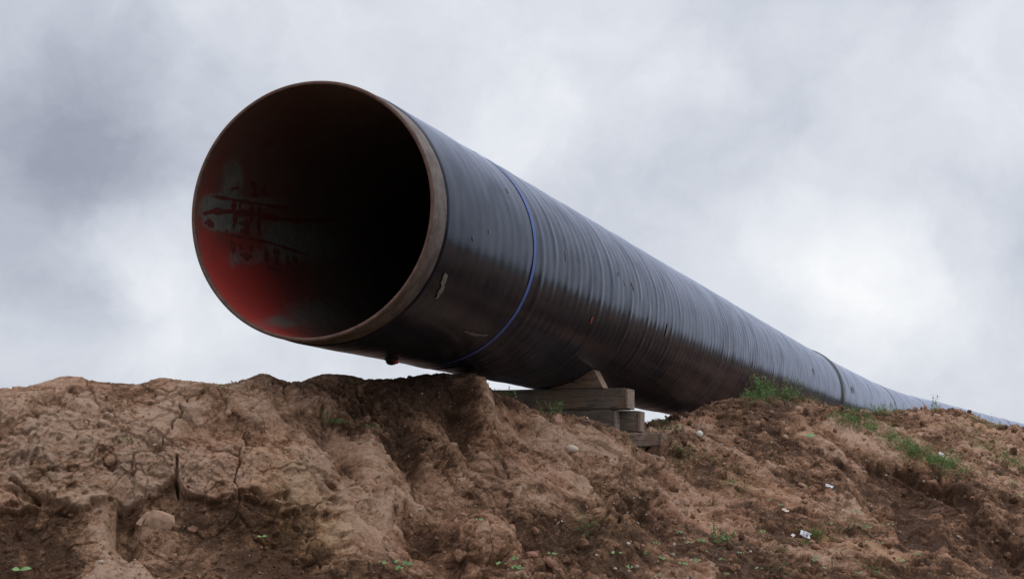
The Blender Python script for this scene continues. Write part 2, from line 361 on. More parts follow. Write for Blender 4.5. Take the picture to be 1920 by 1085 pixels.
# clods and pits
F1c, _, Rc = voro(P, 13, 15)
cl_m = sst(vnoise(P, 1.7, 52) + .25 * aright + .35 * far2 - .25 * below, -.1, .35)
disp += .017 * fd_(13) * (1 - sst(F1c, .1, .75)) * (.3 + Rc) * cl_m
F1d, _, Rd = voro(P, 30, 17)
disp += .004 * fd_(30) * (1 - sst(F1d, .1, .8)) * (.2 + Rd) * (.35 + .65 * cl_m) * (1 - .5 * below)
F1e, _, Re = voro(P, 8, 19)
disp += far2 * .05 * (1 - sst(F1e, .1, .8)) * (.2 + Re)
pits = sst(vnoise(WP * np.array([.7, 1, 1.4]), 10, 61), .26, .40) * sst(vnoise(P, 1.9, 63), -.1, .3)
disp -= .028 * pits * (1 - below)
pit2 = sst(vnoise(P, 21, 62), .30, .46) * sst(vnoise(P, 2.6, 64), -.15, .25)
disp -= .016 * pit2 * fd_(21)
F1f, _, Rf = voro(WP, 22, 23)
F1g, _, Rg = voro(WP, 48, 27)
rough = .18 + .82 * sst(vnoise(P, 1.8, 66) + .12 * aright + .05 * amid, -.15, .3)
rough *= (1 - .25 * below)
disp += .009 * fbm(P, 9, 3, .5, seed=70) * (1 - .45 * below) + .003 * fd_(45) * fbm(P, 40, 2, .5, seed=75)
chip = ridged(P * np.array([1, 1, 1.4]), 12, 3, .6, seed=140)
disp += .006 * (chip - .5) * rough * fd_(24)
WQ = P + np.stack([fbm(P, 8, 2, seed=303), fbm(P, 8, 2, seed=305), fbm(P, 8, 2, seed=308)], 1) * .022
big = sst(vnoise(P, 1.1, 310) + .1 * aleft, -.2, .25)
Hb, Eb = facets(WQ, 4.2, 41, .8); Hm, Em = facets(WQ, 9.5, 43, .9); Hs, Es = facets(WQ, 21, 45, .9); Ht, Et = facets(P, 42, 47, .9)
fd = np.clip(P[:, 1] / 12, 1, 1.8)
disp += .034 * Hb * (1 - .4 * aleft) * (1 - .7 * below) * (.4 + .6 * big) + .022 * Hm * rough * fd * (1 - .6 * aleft) + .010 * Hs * (.15 + .85 * rough) * fd_(21) + .0045 * Ht * (.2 + .8 * rough) * fd_(42)
disp -= .009 * (1 - .6 * aleft) * (1 - sst(Em, 0, .09)) * rough * (1 - .6 * below) + .004 * (1 - sst(Es, 0, .12)) * rough * fd_(21)
# cracks and seams seen one by one
def seg_d(pl):
    best = np.full(len(PX), 1e9)
    for (x0, y0), (x1, y1) in zip(pl[:-1], pl[1:]):
        dx, dy = x1 - x0, y1 - y0; t_ = np.clip(((PX - x0) * dx + (PY - y0) * dy) / (dx * dx + dy * dy), 0, 1)
        best = np.minimum(best, np.hypot(PX - x0 - t_ * dx, PY - y0 - t_ * dy))
    return best + 2.5 * (fbm(P, 11, 3, seed=150))
seam = np.zeros(len(P)); wn_ = vnoise(P, 7, 160)
for pl, wd_, dp_ in [([(332, 858), (331, 890), (333, 922)], 4.5, .07), ([(20, 893), (50, 918), (72, 930)], 5, .05), ([(70, 852), (58, 870)], 5, .04),
                     ([(598, 770), (612, 820), (625, 850)], 4, .04), ([(165, 715), (178, 755), (192, 780)], 6, .03),
                     ([(655, 858), (665, 890), (690, 960)], 5, .04), ([(575, 1040), (600, 1036), (618, 1046)], 6, .07), ([(228, 940), (248, 937)], 5, .06), ([(90, 880), (118, 878)], 4, .04), ([(265, 720), (290, 742)], 4, .03),
                     ([(1008, 815), (1000, 840), (1003, 862)], 3, .03), ([(903, 790), (906, 820)], 3, .03), ([(940, 860), (960, 900), (985, 940)], 4, .035), ([(985, 870), (1005, 880), (1030, 868)], 3, .03), 
                     ([(760, 850), (775, 900), (780, 930)], 5, .04), ([(1098, 940), (1120, 912), (1150, 935)], 6, .05), ([(1155, 915), (1160, 940)], 4, .04), ([(1170, 885), (1215, 895)], 7, .04), ([(1060, 800), (1100, 820)], 3, .015), 
                     ([(300, 840), (270, 845), (235, 870)], 5, .02), ([(1120, 1000), (1105, 1035)], 5, .03), ([(1450, 800), (1480, 850)], 6, .03), ([(1740, 870), (1790, 940), (1830, 990)], 6, .04)]:
    wv2 = wd_ * np.clip(.55 + 1.3 * wn_, .12, 1.1); q = (1 - sst(seg_d(pl), wv2 * .3, wv2)) * (P[:, 1] < 16); disp -= dp_ * .7 * q; seam = np.maximum(seam, q)
fan = sst(PX + 8 * fbm(P, 6, 3, seed=170), 120, 214) * (1 - sst(PX - (222 + np.clip(PY - 1000, 0, 200) * 1.0), -3, 4)) * sst(PY, 925, 940)
disp += .045 * fan
crest_k = .55 + .45 * sst(np.abs(PY - 708), 5, 30)
crest_k = np.where(PX < 900, crest_k, 1)
Pn = P + n_ * (disp * nr * crest_k * np.where(P[:, 2] < G0 + .15, .5, 1))[:, None]
V2 = V.copy(); V2[sel] = Pn
# bring each crest to the height it has in the place
SIL = [((-320, 880), (7.5, 11.6), [(-350, 722), (-150, 730), (0, 728), (60, 722), (120, 704), (150, 706), (180, 715), (260, 720), (300, 707), (340, 712), (420, 720), (455, 712), (495, 698), (530, 713), (560, 716), (590, 705), (610, 700), (650, 702), (690, 711), (740, 709), (800, 701), (830, 699), (880, 701)]),
       ((884, 1192), (9, 12.7), [(880, 701), (905, 716), (930, 733), (960, 745), (1000, 768), (1040, 775), (1085, 779), (1130, 792), (1175, 812), (1205, 836), (1235, 860)]),
       ((1286, 1566), (11, 18.0), [(1286, 780), (1300, 770), (1320, 759), (1350, 750), (1400, 742), (1450, 740), (1500, 743), (1540, 752), (1566, 766)]),
       ((1570, 1990), (17.5, 32), [(1570, 768), (1600, 770), (1650, 769), (1700, 767), (1740, 765), (1785, 765), (1820, 773), (1850, 789), (1885, 799), (1925, 804), (1990, 815)])]
for it_ in range(2):
    G = V2.reshape(NAZ, NR, 3); gx, gy = project(V2); gx = gx.reshape(NAZ, NR); gy = gy.reshape(NAZ, NR)
    for (xa, xb), (ya, yb), tab in SIL:
        tab = np.array(tab, float)
        cols = np.where((np.abs(az) < .33) & (960 + F * np.tan(az) > xa) & (960 + F * np.tan(az) < xb))[0]
        dl = []; ys_ = []
        for c_ in cols:
            m_ = (G[c_, :, 1] > ya) & (G[c_, :, 1] < yb); j_ = np.where(m_)[0]; j0 = j_[gy[c_, j_].argmin()]
            dl.append(gy[c_, j0] - np.interp(gx[c_, j0], tab[:, 0], tab[:, 1])); ys_.append(G[c_, j0, 1])
        kk = np.hanning(31); kk /= kk.sum()
        dl = np.convolve(np.pad(dl, 15, 'edge'), kk, 'valid'); ys_ = np.convolve(np.pad(ys_, 15, 'edge'), kk, 'valid')
        ends = sst(np.arange(len(cols)), 0, 14) * sst(len(cols) - 1 - np.arange(len(cols)), 0, 14)
        print('crest fit', xa, xb, 'mean', round(float(np.mean(dl)), 1), 'max', round(float(np.abs(dl).max()), 1))
        for c_, d_, y_, e_ in zip(cols, dl, ys_, ends):
            yy = G[c_, :, 1]; sc = y_ / 9.0
            wgt = sst(yy, y_ - .75 * sc, y_ - .05) * (1 - sst(yy, y_ + .4 * sc, y_ + 1.2 * sc))
            G[c_, :, 2] += d_ * y_ / F * wgt * e_
    V2 = G.reshape(-1, 3)
# colour masks: soil tone (pale dry crust, darker recesses, pipe's painted shade) and ochre
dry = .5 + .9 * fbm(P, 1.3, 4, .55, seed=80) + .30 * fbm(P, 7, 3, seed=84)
dry += 2.6 * np.clip(disp - .05 * fbm(P, 1.6, 4, seed=1), -.12, .12) + .14 * (Rf - .5) - .22 * pit2 + .10 * Hm + .14 * Hs + .10 * Ht - .25 * (1 - sst(Em, 0, .09)) * rough  # raised relief paler, pits and crevices darker
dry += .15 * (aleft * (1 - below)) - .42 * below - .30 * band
dry += .55 * fan - .25 * seam
# pipe's shade painted in as darker soil below its end; low slope darker
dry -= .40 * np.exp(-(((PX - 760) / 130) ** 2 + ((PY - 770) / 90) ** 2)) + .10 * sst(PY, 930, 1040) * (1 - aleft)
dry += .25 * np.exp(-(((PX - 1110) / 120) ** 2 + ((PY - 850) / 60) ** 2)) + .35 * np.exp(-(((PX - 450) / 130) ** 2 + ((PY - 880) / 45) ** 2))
dry -= .30 * np.exp(-(((PX - 1440) / 110) ** 2 + ((PY - 830) / 90) ** 2)) * (1 - far2) + .35 * hol  # patch on the right mound and the ledge hollow darker
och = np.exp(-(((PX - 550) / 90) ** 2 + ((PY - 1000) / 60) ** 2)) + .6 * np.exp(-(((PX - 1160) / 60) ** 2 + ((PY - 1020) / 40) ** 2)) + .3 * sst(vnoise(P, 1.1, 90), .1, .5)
red = sst(vnoise(P, 1.5, 95), .15, .5) * .6 + aright * .25 + .5 * np.exp(-(((PX - 1700) / 90) ** 2 + ((PY - 1000) / 50) ** 2))
cav = crk * keep + crk2 * keep2 * .6 + pits
def full(a, fill):
    o = np.full(len(V), fill, np.float32); o[sel] = a; return o
dim_mask = 1 - sst(V2[:, 2], G0 + .05, G0 + .55) * (1 - sst(rr_, 32, 45)) * (Y > 3)  # outlying ground, out of view, coloured dark to cut bounce onto the pipe
A_dry_shade = full(np.clip(dry, 0, 1), .4); A_och = full(np.clip(och, 0, 1), .1); A_red = full(np.clip(red, 0, 1), .2)

def mesh_np(name, V, faces_quads, smooth=True):
    me = bpy.data.meshes.new(name)
    me.vertices.add(len(V)); me.vertices.foreach_set('co', V.astype(np.float32).ravel())
    nf, kf = faces_quads.shape
    me.loops.add(nf * kf); me.loops.foreach_set('vertex_index', faces_quads.astype(np.int32).ravel())
    me.polygons.add(nf); me.polygons.foreach_set('loop_start', np.arange(0, nf * kf, kf, dtype=np.int32))
    me.polygons.foreach_set('loop_total', np.full(nf, kf, np.int32))
    me.polygons.foreach_set('use_smooth', np.full(nf, smooth, bool))
    me.update(calc_edges=True); me.validate(); return me
def addattr(me, name, arr):
    a = me.attributes.new(name, 'FLOAT', 'POINT'); a.data.foreach_set('value', arr.astype(np.float32))

# ------------------------------------------------------------------ tagging helpers
def tag(o, label=None, cat=None, group=None, kind=None):
    if label: o['label'] = label
    if cat: o['category'] = cat
    if group: o['group'] = group
    if kind: o['kind'] = kind
    return o
def empty(name, loc):
    o = bpy.data.objects.new(name, None); C.objects.link(o); o.location = tuple(loc); o.empty_display_size = .1; return o
def link(name, me, mat, parent=None, loc=None):
    if mat and len(me.materials) == 0: me.materials.append(mat)
    o = bpy.data.objects.new(name, me); C.objects.link(o)
    if parent: o.parent = parent
    if loc is not None: o.location = tuple(loc)
    return o

# ------------------------------------------------------------------ materials
def pbr(name):
    m = bpy.data.materials.new(name); m.use_nodes = True; T = NT(m.node_tree)
    b = T.n('ShaderNodeBsdfPrincipled'); T.l(b.outputs[0], T.n('ShaderNodeOutputMaterial').inputs[0]); return m, T, b
def bump(T, b, h, strength, dist):
    x = T.n('ShaderNodeBump', i_Strength=strength, i_Distance=dist); T.l(h, x.inputs['Height']); T.l(x.outputs[0], b.inputs['Normal'])

def soil_material():
    m, T, b = pbr('soil')
    g = T.n('ShaderNodeNewGeometry').outputs['Position']
    a = lambda nme: T.n('ShaderNodeAttribute', attribute_name=nme).outputs['Fac']
    nA = T.noise(g, 14, 6, .65); nB = T.noise(g, 55, 5, .7); nC = T.noise(g, 3.5, 5, .6, .4)
    d = T.m('ADD', a('dry'), T.m('MULTIPLY', T.m('SUBTRACT', nA, .5), 1.1))
    d = T.m('ADD', d, T.m('MULTIPLY', T.m('SUBTRACT', nB, .5), 1.05))
    nD = T.noise(g, 150, 4, .7)
    d = T.m('ADD', d, T.m('MULTIPLY', T.m('SUBTRACT', nD, .5), .9))
    d = T.m('ADD', d, T.m('MULTIPLY', T.m('SUBTRACT', nC, .5), .5))
    vc = []
    gw = T.v('ADD', g, T.v('MULTIPLY', T.v('SUBTRACT', T.noise(g, 60, 3, .6, 0, 'Color'), (.5, .5, .5)), (.012, .012, .012)))
    for sc_ in (48.0, 105.0):
        vx = T.n('ShaderNodeTexVoronoi', i_Scale=sc_); T.l(gw, vx.inputs['Vector']); sx = T.n('ShaderNodeSeparateXYZ'); T.l(vx.outputs['Color'], sx.inputs[0]); vc.append(sx.outputs[0])
    cm = T.ss(T.noise(g, 4.5, 3), .40, .56, .25, 1.0)
    d = T.m('ADD', d, T.m('MULTIPLY', T.m('MULTIPLY', T.m('SUBTRACT', T.m('ADD', vc[0], vc[1]), 1.0), .17), cm))
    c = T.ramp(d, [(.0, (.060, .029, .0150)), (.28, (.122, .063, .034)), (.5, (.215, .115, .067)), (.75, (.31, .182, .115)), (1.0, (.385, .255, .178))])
    c = T.mix(T.m('MULTIPLY', a('och'), .55), c, T.mix(1.0, c, (1.0, 1.02, .62), 'MULTIPLY'))
    c = T.mix(T.m('MULTIPLY', a('red'), .5), c, T.mix(1.0, c, (1.08, .88, .80), 'MULTIPLY'))
    vo = T.n('ShaderNodeTexVoronoi', i_Scale=70.0); T.l(g, vo.inputs['Vector'])
    gr = T.m('MULTIPLY', T.ss(vo.outputs['Distance'], .28, .16), T.ss(T.noise(g, 22, 3), .56, .66))
    c = T.mix(T.m('MULTIPLY', gr, .6), c, (.42, .34, .28))
    c = T.mix(a('bounce_dim'), c, T.ramp(nC, [(.35, (.022, .026, .012)), (.65, (.05, .055, .024))]))  # dark green-brown added off the bank to dim its reflection in the pipe
    T.l(c, b.inputs['Base Color']); b.inputs['Roughness'].default_value = .93
    b.inputs['Specular IOR Level'].default_value = .25
    h = T.m('ADD', T.m('MULTIPLY', T.noise(g, 38, 6, .7), .6), T.m('MULTIPLY', nD, .32))
    h = T.m('ADD', h, T.m('MULTIPLY', gr, .25))
    h = T.m('ADD', h, T.m('MULTIPLY', T.m('ADD', T.m('MULTIPLY', vc[0], .34), T.m('MULTIPLY', vc[1], .20)), cm))
    bump(T, b, h, 1.0, .026)
    return m
M_soil = soil_material()

ii = np.arange(NAZ)[:, None]; jj = np.arange(NR - 1)[None, :]
nx = (ii + 1) % NAZ
quads = np.stack([ii * NR + jj + 0 * nx, ii * NR + jj + 1, nx * NR + jj + 1, nx * NR + jj], -1).reshape(-1, 4)
Vw = V2.copy(); Vw[:, 2] += EYE
me = mesh_np('ground', Vw, quads)
addattr(me, 'dry', A_dry_shade); addattr(me, 'och', A_och); addattr(me, 'red', A_red); addattr(me, 'bounce_dim', dim_mask)
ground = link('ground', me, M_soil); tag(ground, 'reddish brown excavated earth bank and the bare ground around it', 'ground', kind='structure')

# projected lookup of the finished surface
NV = normals(V2)
_gs = np.where(sel)[0]
_gx, _gy = project(V2[_gs]); _gd = V2[_gs][:, 1]
_b = {}
_bx = np.floor(_gx / 6).astype(int); _by = np.floor(_gy / 6).astype(int)
inside = (_bx > -20) & (_bx < 345) & (_by > 105) & (_by < 200)
order = np.where(inside)[0]
keys = _bx[order] * 1000 + _by[order]
srt = np.argsort(keys, kind='stable'); keys = keys[srt]; order = order[srt]
def gp(px, py):                # first surface point under a photograph pixel -> eye-relative point, normal
    best = None
    for dx in (-1, 0, 1):
        for dy in (-1, 0, 1):
            kk = (int(px // 6) + dx) * 1000 + int(py // 6) + dy
            a, b = np.searchsorted(keys, kk), np.searchsorted(keys, kk + 1)
            if b > a:
                o = order[a:b]; s = _gd[o] + .12 * np.hypot(_gx[o] - px, _gy[o] - py); q = s.argmin()
                if best is None or s[q] < best[0]: best = (s[q], _gs[o[q]])
    if best is None: return None
    return V2[best[1]].copy(), NV[best[1]].copy()
def W(p): return (p[0], p[1], p[2] + EYE)

# ------------------------------------------------------------------ pipe materials
def coating_material():
    m, T, b = pbr('black_coating')
    g = T.n('ShaderNodeNewGeometry').outputs['Position']
    uv = T.n('ShaderNodeUVMap').outputs[0]
    s = T.n('ShaderNodeSeparateXYZ'); T.l(uv, s.inputs[0]); t, th = s.outputs[0], s.outputs[1]
    cv = T.n('ShaderNodeCombineXYZ', i_0=T.m('MULTIPLY', t, 4.0), i_1=T.m('MULTIPLY', th, 1.2), i_2=0.0).outputs[0]
    cv2 = T.n('ShaderNodeCombineXYZ', i_0=T.m('MULTIPLY', t, 4.5), i_1=T.m('MULTIPLY', th, .9), i_2=3.0).outputs[0]
    nw = T.noise(cv, 1.0, 5, .6); nf = T.noise(cv2, 1.0, 4, .6); ng = T.noise(g, 3.0, 6, .65); nh = T.noise(g, 30, 4, .6)
    f = T.m('ADD', T.m('MULTIPLY', nw, .5), T.m('MULTIPLY', ng, .5))
    c = T.ramp(f, [(.3, (.004, .006, .008)), (.5, (.007, .009, .014)), (.68, (.022, .025, .038))])
    scf = T.m('MULTIPLY', T.ss(T.noise(g, 8, 7, .75), .60, .70), T.ss(nh, .5, .7))
    c = T.mix(T.m('MULTIPLY', scf, .5), c, (.13, .125, .125))
    T.l(c, b.inputs['Base Color'])
    T.l(T.m('ADD', T.m('MULTIPLY', nf, .14), T.m('ADD', .15, T.m('MULTIPLY', scf, .25))), b.inputs['Roughness'])
    b.inputs['Specular IOR Level'].default_value = .27; b.inputs['Specular Tint'].default_value = (.66, .77, 1.0, 1)
    rgh = b.inputs['Roughness'].links[0].from_socket
    bp = T.n('ShaderNodeBump', i_Strength=.12, i_Distance=.008); T.l(T.m('ADD', T.m('MULTIPLY', nf, .5), T.m('MULTIPLY', nh, .15)), bp.inputs['Height'])
    df = T.n('ShaderNodeBsdfDiffuse', i_Roughness=.5, i_Normal=bp.outputs[0]); T.l(c, df.inputs[0])
    gl = T.n('ShaderNodeBsdfGlossy', i_Roughness=rgh, i_Normal=bp.outputs[0]); gl.inputs[0].default_value = (.66, .70, .83, 1)
    fr = T.n('ShaderNodeFresnel', i_IOR=1.29, i_Normal=bp.outputs[0])
    dull = T.m('SUBTRACT', 1.05, T.m('MULTIPLY', T.ss(ng, .42, .72), .35))
    ms = T.n('ShaderNodeMixShader', i_0=T.m('MULTIPLY', fr.outputs[0], dull), i_1=df.outputs[0], i_2=gl.outputs[0])
    out = [x for x in T.t.nodes if x.type == 'OUTPUT_MATERIAL'][0]; T.l(ms.outputs[0], out.inputs[0]); T.t.nodes.remove(b)
    return m
M_coat = coating_material()
def steel_material():
    m, T, b = pbr('rusted_steel')
    g = T.n('ShaderNodeNewGeometry').outputs['Position']
    n = T.noise(g, 9, 7, .7); n2 = T.noise(g, 40, 5, .65)
    c = T.ramp(T.m('ADD', T.m('MULTIPLY', n, .7), T.m('MULTIPLY', n2, .3)), [(.3, (.035, .020, .015)), (.45, (.075, .048, .038)), (.57, (.14, .112, .098)), (.68, (.12, .046, .028))])
    T.l(c, b.inputs['Base Color']); b.inputs['Roughness'].default_value = .62; b.inputs['Metallic'].default_value = .15
    bump(T, b, n2, .4, .003); return m
M_steel = steel_material()
def lining_material():
    m, T, b = pbr('red_lining')
    g = T.n('ShaderNodeNewGeometry').outputs['Position']
    gm = T.n('ShaderNodeAttribute', attribute_name='greyness').outputs['Fac']
    rm = T.n('ShaderNodeAttribute', attribute_name='redness').outputs['Fac']
    n = T.noise(g, 6, 7, .7, .5); n2 = T.noise(g, 25, 5, .7)
    f = T.m('ADD', gm, T.m('ADD', T.m('MULTIPLY', T.m('SUBTRACT', n, .5), .9), T.m('MULTIPLY', T.m('SUBTRACT', n2, .5), .5)))
    f = T.ss(f, .28, .85)
    redc = T.ramp(T.m('ADD', rm, T.m('ADD', T.m('MULTIPLY', T.m('SUBTRACT', n, .5), 1.0), T.m('MULTIPLY', T.m('SUBTRACT', n2, .5), .6))), [(0, (.12, .092, .075)), (.4, (.15, .050, .038)), (1, (.34, .038, .030))])
    gc = T.ramp(n2, [(.35, (.10, .105, .09)), (.65, (.20, .195, .17))])
    T.l(T.mix(f, redc, gc), b.inputs['Base Color']); b.inputs['Roughness'].default_value = .5
    bump(T, b, n2, .3, .003); return m
M_lin = lining_material()
def plain(name, col, rough=.6, var=.25, scale=20, spec=.5):
    m, T, b = pbr(name)
    g = T.n('ShaderNodeNewGeometry').outputs['Position']
    n = T.noise(g, scale, 5, .65)
    c0 = tuple(x * (1 - var) for x in col); c1 = tuple(min(1, x * (1 + var)) for x in col)
    T.l(T.ramp(n, [(.3, c0), (.7, c1)]), b.inputs['Base Color']); b.inputs['Roughness'].default_value = rough
    b.inputs['Specular IOR Level'].default_value = spec
    bump(T, b, n, .3, .004); return m
M_blue = plain('blue_paint', (.05, .10, .33), .6, .3, 14)
M_redmark, _T, _b = pbr('dark_red_paint')
_n = _T.noise(_T.n('ShaderNodeNewGeometry').outputs['Position'], 24, 6, .75)
_T.l(_T.ramp(_n, [(.36, (.10, .075, .062)), (.47, (.11, .028, .022)), (.6, (.13, .018, .016)), (.68, (.12, .085, .07))]), _b.inputs['Base Color']); _b.inputs['Roughness'].default_value = .6
M_scuff = plain('scuffed_coating', (.17, .13, .105), .8, .5, 60)
M_orange = plain('orange_primer', (.30, .05, .02), .7, .4, 60)
M_dark = plain('black_rubber', (.02, .02, .022), .5)
M_sleeve = plain('joint_sleeve', (.012, .014, .019), .33, .3, 9, .3)
M_strip = plain('worn_grey_band', (.10, .105, .12), .45, .4, 20)

# ------------------------------------------------------------------ pipe geometry
pipe = empty('pipeline', W(P0 + np.array([0, 0, -R0])))
tag(pipe, 'long black coated steel pipeline with open red lined end jutting over the earth bank', 'pipe')
PO = np.array(pipe.location)
def frames(t):
    p = pathp(t); q = pathp(t + .25) - pathp(np.maximum(t - .25, 0)); q = np.where((t < .3)[:, None], AX[None], q)
    q /= np.linalg.norm(q, axis=1)[:, None]
    p = np.where((t < 10)[:, None], P0[None] + AX[None] * t[:, None], p)
    side = np.cross(q, np.array([0, 0, 1.0])); side /= np.linalg.norm(side, axis=1)[:, None]
    up = np.cross(side, q); return p, q, side, up
def tube(ts, rad, nth, th0=0.0, th1=2 * math.pi, closed=True):
    """rad(t,th)->radius; th measured from the side facing the bank (camera side), counting upward"""
    p, q, side, up = frames(ts)
    th = np.linspace(th0, th1, nth, endpoint=not closed)
    TT, TH = np.meshgrid(ts, th, indexing='ij'); Rr = rad(TT, TH)
    G = p[:, None] + Rr[..., None] * (np.cos(TH)[..., None] * side[:, None] + np.sin(TH)[..., None] * up[:, None])
    Vv = G.reshape(-1, 3); Vv = Vv + np.array([0, 0, EYE]) - PO
    i = np.arange(len(ts) - 1)[:, None]; j = np.arange(nth if closed else nth - 1)[None]
    jn = (j + 1) % nth
    Q = np.stack([i * nth + j, (i + 1) * nth + j, (i + 1) * nth + jn, i * nth + jn], -1).reshape(-1, 4)
    return Vv, Q, TT.ravel(), TH.ravel()
def uvmap(me, t, th):
    uvl = me.uv_layers.new(name='UVMap'); vi = np.zeros(len(me.loops), np.int32); me.loops.foreach_get('vertex_index', vi)
    uvl.data.foreach_set('uv', np.stack([t[vi], th[vi]], 1).astype(np.float32).ravel())
PITCHW = .31
def coat_r(t, th):
    ph = (t + th / (2 * math.pi) * PITCHW) / PITCHW
    sh = t.shape; pn = np.stack([np.floor(ph).ravel() * 3.7, np.zeros(t.size), np.zeros(t.size)], 1)
    fr = ph - np.floor(ph)
    amp = .35 + 1.3 * np.abs(vnoise(pn + .5, .37, 3)).reshape(sh)
    lap = np.exp(-((fr - .5) / .17) ** 2) * .0066; und = .0016 * np.cos(2 * math.pi * fr)
    cyl = np.stack([t.ravel() * 1.3, np.cos(th).ravel() * 1.2, np.sin(th).ravel() * 1.2], 1)
    dents = fbm(cyl, 1.2, 3, .5, 5).reshape(sh) * .0035
    fade = .45 + .55 * sst(t, .4, 2.4)
    edge_ = .0065 * sst(t, .198, .215)
    fade = fade * (1 - .9 * np.exp(-((t - 1.81) / .13) ** 2))
    return R0 - .0045 + edge_ - .002 + (lap * amp + und) * fade + dents * sst(t, .2, .6)
SL = [19.4, 32.0, 44.4, 56.8, 69.2, 81.6, 94.0, 106.4, 118.8, 131.2, 143.6, 156.0, 180.0, 204.0, PLEN - 1]
prev = .2
for i_s, b_ in enumerate(SL):
    n = int((b_ - prev) / (.016 if prev < 19 else (.04 if prev < 40 else .12))) if prev < 90 else int((b_ - prev) / .5)
    ts = np.linspace(prev, b_, n)
    Vv, Q, tt, th = tube(ts, coat_r, 150 if prev < 19 else 84)
    me = mesh_np('pipe_section', Vv, Q); uvmap(me, tt, th)
    link('pipe_section', me, M_coat, pipe)
    prev = b_
for i_s, b_ in enumerate(SL[:-1]):
    big = i_s in (0, 8)
    wdt = .34 if big else .22
    hgt = .016 if big else .007
    def sl_r(t, th, b_=b_, wdt=wdt, hgt=hgt):
        u = np.abs(t - b_) / (wdt / 2)
        return R0 + .003 + hgt * (1 - np.clip(u, 0, 1) ** 6) + (.007 * np.exp(-((u - .62) / .12) ** 2) if hgt > .01 else 0) - .012 * (u > .995)
    ts = b_ + np.linspace(-wdt / 2, wdt / 2, 41)
    Vv, Q, tt, th = tube(ts, sl_r, 110)
    me = mesh_np('joint_sleeve', Vv, Q); o = link('joint_sleeve', me, M_sleeve, pipe)
    if big:
        o['label'] = 'raised double ridged black sleeve around a weld'
        Vv, Q, tt, th = tube(b_ + np.linspace(-.215, -.175, 5), lambda t, th: R0 + .0075 + 0 * t, 110)
        link('edge_band', mesh_np('edge_band', Vv, Q), M_strip, o)
# bare steel end: outer cutback, bevelled lip
prof = [(.235, R0 - .0075), (.2, R0 - .0073), (.012, R0 - .0073), (.006, R0 - .0085), (.0, R0 - .013), (.0, R0 - .0275), (.003, R0 - .0285), (.03, R0 - .0285)]
p, q, side, up = frames(np.array([0.0])); nth = 220
thv = np.linspace(0, 2 * math.pi, nth, endpoint=False)
M_lip = plain('rusty_lip', (.105, .052, .036), .8, .45, 25)
for nm_, mt_, prof in (('steel_rim', M_steel, prof[:4]), ('bevelled_lip', M_lip, prof[3:])):
  ringV = []
  for (t, rad) in prof:
      wob = 1 + .0006 * np.sin(3 * thv) + .0004 * np.sin(11 * thv)
      ringV.append(P0 + AX * t + (rad * wob)[:, None] * (np.cos(thv)[:, None] * side + np.sin(thv)[:, None] * up))
  Vv = np.concatenate(ringV) + np.array([0, 0, EYE]) - PO
  i = np.arange(len(prof) - 1)[:, None]; j = np.arange(nth)[None]; jn = (j + 1) % nth
  Q = np.stack([i * nth + j, i * nth + jn, (i + 1) * nth + jn, (i + 1) * nth + j], -1).reshape(-1, 4)
  me = mesh_np(nm_, Vv, Q)
  link(nm_, me, mt_, pipe)
# lining
RI = R0 - .0287
def cylhit(px, py, rad, inner):
    d = raydir(px, py); d /= np.linalg.norm(d); o = -P0
    dp = d - AX * d.dot(AX); op = o - AX * o.dot(AX)
    a = dp.dot(dp); b = 2 * dp.dot(op); c = op.dot(op) - rad * rad; D = b * b - 4 * a * c
    if D < 0: return None
    s_ = (-b + (1 if inner else -1) * math.sqrt(D)) / (2 * a)
    x = o + d * s_; t = x.dot(AX); r_ = x - AX * t
    return t, math.atan2(r_.dot(up[0]), r_.dot(side[0]))
ts = np.concatenate([np.linspace(.028, 4.2, 260), np.linspace(4.3, 19, 60)])
Vv, Q, tt, th = tube(ts, lambda t, th: RI + 0 * t, 260)
me = mesh_np('inner_lining', Vv, Q[:, ::-1])
Pc = Vv + PO - np.array([0, 0, EYE]); cx, cy = project(Pc)
vis = tt < 4.2
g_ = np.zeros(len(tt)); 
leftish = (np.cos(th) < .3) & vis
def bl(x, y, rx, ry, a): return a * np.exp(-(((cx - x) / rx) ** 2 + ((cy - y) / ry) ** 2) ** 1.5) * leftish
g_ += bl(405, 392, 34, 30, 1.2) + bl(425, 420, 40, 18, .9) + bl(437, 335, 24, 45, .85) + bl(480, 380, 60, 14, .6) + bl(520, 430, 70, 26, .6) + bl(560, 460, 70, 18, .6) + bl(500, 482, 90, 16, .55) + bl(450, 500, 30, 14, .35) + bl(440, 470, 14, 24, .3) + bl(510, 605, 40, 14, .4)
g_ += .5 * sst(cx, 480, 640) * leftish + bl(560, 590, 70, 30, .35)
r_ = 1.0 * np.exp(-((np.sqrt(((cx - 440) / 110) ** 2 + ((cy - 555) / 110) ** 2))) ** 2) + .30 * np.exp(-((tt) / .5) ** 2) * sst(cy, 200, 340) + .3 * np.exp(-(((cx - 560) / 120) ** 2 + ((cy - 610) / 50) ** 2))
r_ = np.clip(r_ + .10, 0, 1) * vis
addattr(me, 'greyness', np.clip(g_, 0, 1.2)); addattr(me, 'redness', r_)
lin = link('inner_lining', me, M_lin, pipe)
